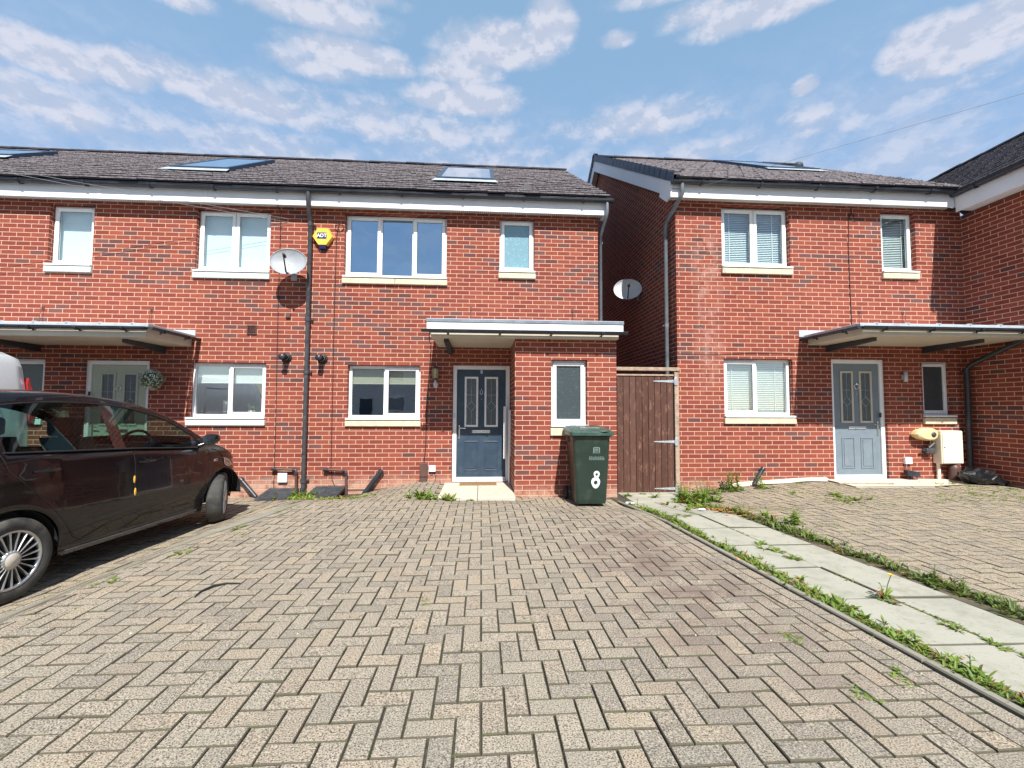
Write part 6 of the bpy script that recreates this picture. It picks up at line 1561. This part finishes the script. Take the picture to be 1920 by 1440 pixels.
weed('weed_clump', 'larger round weed tuft on the right drive below the pale door', [('r', 2.92+G_(0, .10), -2.05+G_(0, .06), U_(.07, .11), 12, .5) for _ in range(8)])
weed('weed_clump', 'flat weed tuft on the right drive left of the pale door', [('r', 2.6+G_(0, .08), -1.45+G_(0, .05), U_(.05, .08), 9, .4) for _ in range(5)])
weed('weed_clump', 'upright leafy weed rising from the right verge of the path', [('s', 1.33+G_(0, .05), -3.15+G_(0, .07), U_(.09, .19), 11, .07) for _ in range(7)]+[('r', 1.22+G_(0, .06), -3.0+G_(0, .1), .11, 12, .7) for _ in range(4)])
dn = weed('dandelion', 'dandelion with one yellow flower in the centre joint of the slab path', [('r', .600, -5.08, .11, 12, .45), ('r', .585, -5.17, .08, 10, .6), ('s', .59, -5.10, .10, 7, .045)], 'dandelion')
fl = MB(); sm = MB(); fx, fy, fz = .625, -5.12, gz(.6, -5.1)+.155
sm.tube([(.60, -5.1, gz(.6, -5.1)), (.61, -5.11, fz-.06), (fx, fy, fz)], .0028, 6); sm.build('flower_stalk', 'stemgreen', dn)
for k in range(34):
    a = 2.4*k; r_ = .004+.018*k/34; leaf(fl, (fx, fy, fz+.004), a, .010+r_*.7, .006, .9-.75*k/34, .1, .5)
fl.build('flower', 'petal', dn)
for i, (x, y, s_, lab) in enumerate(((.50, -3.95, .085, 'dark tallest weed in the centre joint near the top of the slab path'), (.545, -4.32, .075, 'spreading weed in the path centre joint just below the dark tallest one'), (.64, -5.52, .05, 'small weed in the path joint below the dandelion'), (.66, -5.72, .05, 'tiny weed in the path joint nearest the right edge of the photo'), (.30, -2.75, .06, 'dry brownish weed lying on the uppermost path slabs'))):
    weed('weed_clump', lab, [('r', x+G_(0, s_*.4), y+G_(0, s_*.8), s_, 9, .35) for _ in range(4)])
for i, (x, y, s_, lab) in enumerate(((-4.74, -4.53, .055, 'moss tuft on the left edging nearest the rear wheel of the dark car'), (-4.64, -3.86, .07, 'bright moss tuft on the left edging beside the middle of the dark car'), (-4.57, -3.05, .07, 'moss tuft on the left edging beside the front wheel of the dark car'), (-4.42, -3.25, .05, 'thin moss tuft in the drive joints beside the left edging'), (-2.43, -4.98, .035, 'small weed in a joint in the middle of the drive'), (-.37, -5.55, .05, 'mossy weed patch in the lower right joints of the drive, upper one'), (-.40, -6.05, .05, 'mossy weed patch in the lower right joints of the drive, lower one'), (-.12, -5.93, .06, 'leafy weed in the border joint at the lower right of the drive'))):
    q = weed('moss_tuft' if 'moss' in lab else 'weed_clump', lab, [('r', x+G_(0, s_*.45), y+G_(0, s_*.9), s_*.7, 11, .3) for _ in range(7)], 'moss' if 'moss' in lab else 'weed')
def stuff(mb, name, mat, label, cat): o = mb.build(name, mat); tag(o, label, cat, kind='stuff'); return o
# continuous strips of weeds on both sides of the path and in its centre joint
m = MB(); sm = MB()
y = -1.7
while y > -9.5:
    d = .6+.4*noise.noise(Vector((0, y*1.7, 3)))
    for _ in range(11):
        if random.random() < d:
            x = eR(y)+.33+G_(0, .040); rosette(m, x, y+G_(0, .03), U_(.018, .065), random.randint(6, 11), U_(.3, .8))
    if random.random() < .08: stalk(m, sm, eR(y)+.35+G_(0, .03), y, U_(.05, .13), 8, .045)
    y -= .045
stuff(m, 'path_weeds', 'leaf', 'continuous strip of low weeds between the middle drive and the slab path', 'weeds')
m = MB(); y = -1.6
while y > -9.5:
    d = .62+.45*noise.noise(Vector((5, y*1.9, 3)))
    for _ in range(12):
        if random.random() < d:
            x = eP(y)-.10+G_(0, .050); rosette(m, x, y+G_(0, .03), U_(.02, .075), random.randint(6, 11), U_(.4, .9))
    if random.random() < .14: stalk(m, sm, eP(y)-.08+G_(0, .03), y, U_(.06, .15), 9, .05)
    y -= .05
stuff(m, 'verge_weeds', 'leafdark', 'strip of darker taller weeds between the slab path and the right drive', 'weeds')
stuff(sm, 'weed_stems', 'stemgreen', 'thin stems standing in the weed strips beside the path', 'weeds')
m = MB(); y = -1.8
while y > -9:
    if noise.noise(Vector((9, y*2.1, 1))) > -.12:
        for _ in range(3): rosette(m, pc(y)+G_(0, .012), y+G_(0, .02), U_(.012, .035), 6, .3)
    y -= .04
y = -1.0
while y > -7:
    if noise.noise(Vector((3, y*1.6, 8))) > .02:
        for _ in range(4): rosette(m, eL(y)-.11+G_(0, .03), y+G_(0, .03), U_(.015, .04), 8, .4)
    if noise.noise(Vector((6, y*1.9, 8))) > .15:
        for _ in range(3): rosette(m, eL(y)-.24+G_(0, .02), y+G_(0, .03), U_(.012, .03), 8, .4)
    y -= .04
# moss and seedlings in the joints of the drives
def joint_tuft(mb, x, y, s):
    z = gz(x, y)-.006
    for _ in range(random.randint(4, 8)):
        L = s*U_(.5, 1.1); leaf(mb, (x+G_(0, s*.5), y+G_(0, s*.5), z), U_(0, 6.28), L, L*.35, U_(.3, 1.1), .5, random.random()*.9)
for _ in range(7500):
    x = U_(-4.9, .1); y = U_(-8.2, -.1)
    if not (eL(y)-.1 < x < eR(y)+.2): continue
    if x > -1.6 and y > -1.1 or (-2.75 < x < -1.5 and y > -1.40): continue
    de = noise.noise(Vector((x*.9, y*.9, 7)))
    near = S((y+3.4)/3.)*.6+S((x+1.0)/1.)*.12+S((-3.6-x)/.8)*.25+.06
    if random.random() > near*(.45+max(0, de)*2.2): continue
    if random.random() < .5: x = XP+round((x-XP)/.1)*.1
    else: y = YP+round((y-YP)/.1)*.1
    joint_tuft(m, x, y, U_(.009, .022)+.030*S((y+2.8)/2)*random.random()*max(.3, min(1, de*3)))
for _ in range(5200):
    x = U_(1.1, 6.3); y = U_(-7, -.7)
    if x < eP(y): continue
    de = noise.noise(Vector((x*.8+20, y*.8, 7)))
    if random.random() > (.16+S((y+4.6)/3.)*.6)*(.30+max(0, de)*3.2): continue
    if random.random() < .5: x = XP+.05+round((x-XP-.05)/.1)*.1
    else: y = YP+.02+round((y-YP-.02)/.1)*.1
    joint_tuft(m, x, y, U_(.012, .034)+.034*S((y+4.0)/2)*random.random()*max(.25, min(1, de*3)))
stuff(m, 'joint_moss', 'moss', 'moss and seedlings growing in the joints of the block paving', 'moss')
# dead leaves and grit
m = MB()
def dead(x, y, s):
    z = gz(x, y)+U_(.002, .012); a = U_(0, 6.28); c, d = cos(a)*s, sin(a)*s
    m.add([(x-c, y-d, z+U_(0, .008)), (x+d*.5, y-c*.5, z+U_(0, .004)), (x+c, y+d, z+U_(0, .012)), (x-d*.5, y+c*.5, z)], ((0, 1, 2, 3),), random.random())
for _ in range(170): dead(1.02+G_(0, .13), -2.30+G_(0, .28), U_(.014, .034))
for _ in range(60): dead(-4.5+G_(0, .35), -.85+G_(0, .25), U_(.01, .025))
for _ in range(150): y = U_(-7.5, -2); dead((eP(y)-.10 if random.random() < .5 else eR(y)+.34)+G_(0, .05), y, U_(.008, .022))
for _ in range(90): dead(U_(2, 6.2), U_(-2.6, -.9), U_(.006, .014))
stuff(m, 'leaf_litter', 'litter', 'dead leaves scattered among the weeds and by the walls', 'leaf litter')
m = MB()
for _ in range(70):
    x, y = U_(-4.4, 5), U_(-6.4, -1.2); s_ = U_(.003, .008); z = gz(x, y)
    m.add([(x-s_, y-s_*.6, z+.001), (x+s_, y-s_*.5, z+.001), (x+s_*.6, y+s_, z+.001), (x, y, z+s_*1.1)], ((0, 1, 3), (1, 2, 3), (2, 0, 3)))
stuff(m, 'grit', 'stone', 'pale grit and chippings scattered on the paving', 'grit')
for (x, y, s_, lab) in ((.02, -1.62, .045, 'white stone lying on the paving right of the green bin'), (.72, -2.32, .035, 'broken pale stone on the path beside the gate weeds')):
    q = MB(); vs = []
    for j in range(5):
        for i in range(9):
            a = 2*pi*i/9; p = pi*j/4; n_ = 1+.35*noise.noise(Vector((cos(a)*sin(p)*2+x, sin(a)*sin(p)*2, cos(p)*2))); vs.append((x+s_*1.5*cos(a)*sin(p)*n_, y+s_*.9*sin(a)*sin(p)*n_, gz(x, y)+s_*.25-s_*.45*cos(p)*n_))
    q.add(vs, [[j*9+i, j*9+(i+1) % 9, (j+1)*9+(i+1) % 9, (j+1)*9+i] for j in range(4) for i in range(9)])
    o = q.build('stone', 'whitepaint', None, loc=(x, y, gz(x, y))); tag(o, lab, 'stone')
q = MB(); q.tube([(-3.95, -4.83, .006), (-3.96, -4.75, .010), (-3.93, -4.66, .012), (-3.87, -4.61, .010), (-3.78, -4.60, .006)], [.004, .007, .008, .006, .003], 6)
o = q.build('rubber_strip', 'black', None, loc=(-3.9, -4.7, .006)); tag(o, 'curved black rubber strip lying on the drive near the left edging', 'rubber strip')
q = MB(); q.box(3.62, 4.5, -1.06, -1.02, gz(4, -1.04)+.012, gz(4, -1.04)+.03, bev=.004); q.v = [(R2(p_, (4.0, -1.04), -.06)[0], R2(p_, (4.0, -1.04), -.06)[1], p_[2]) for p_ in q.v]
o = q.build('timber_batten', 'woodpale', None, loc=(4.0, -1.04, .08)); tag(o, 'thin weathered timber batten lying before the pale grey-blue door', 'timber')
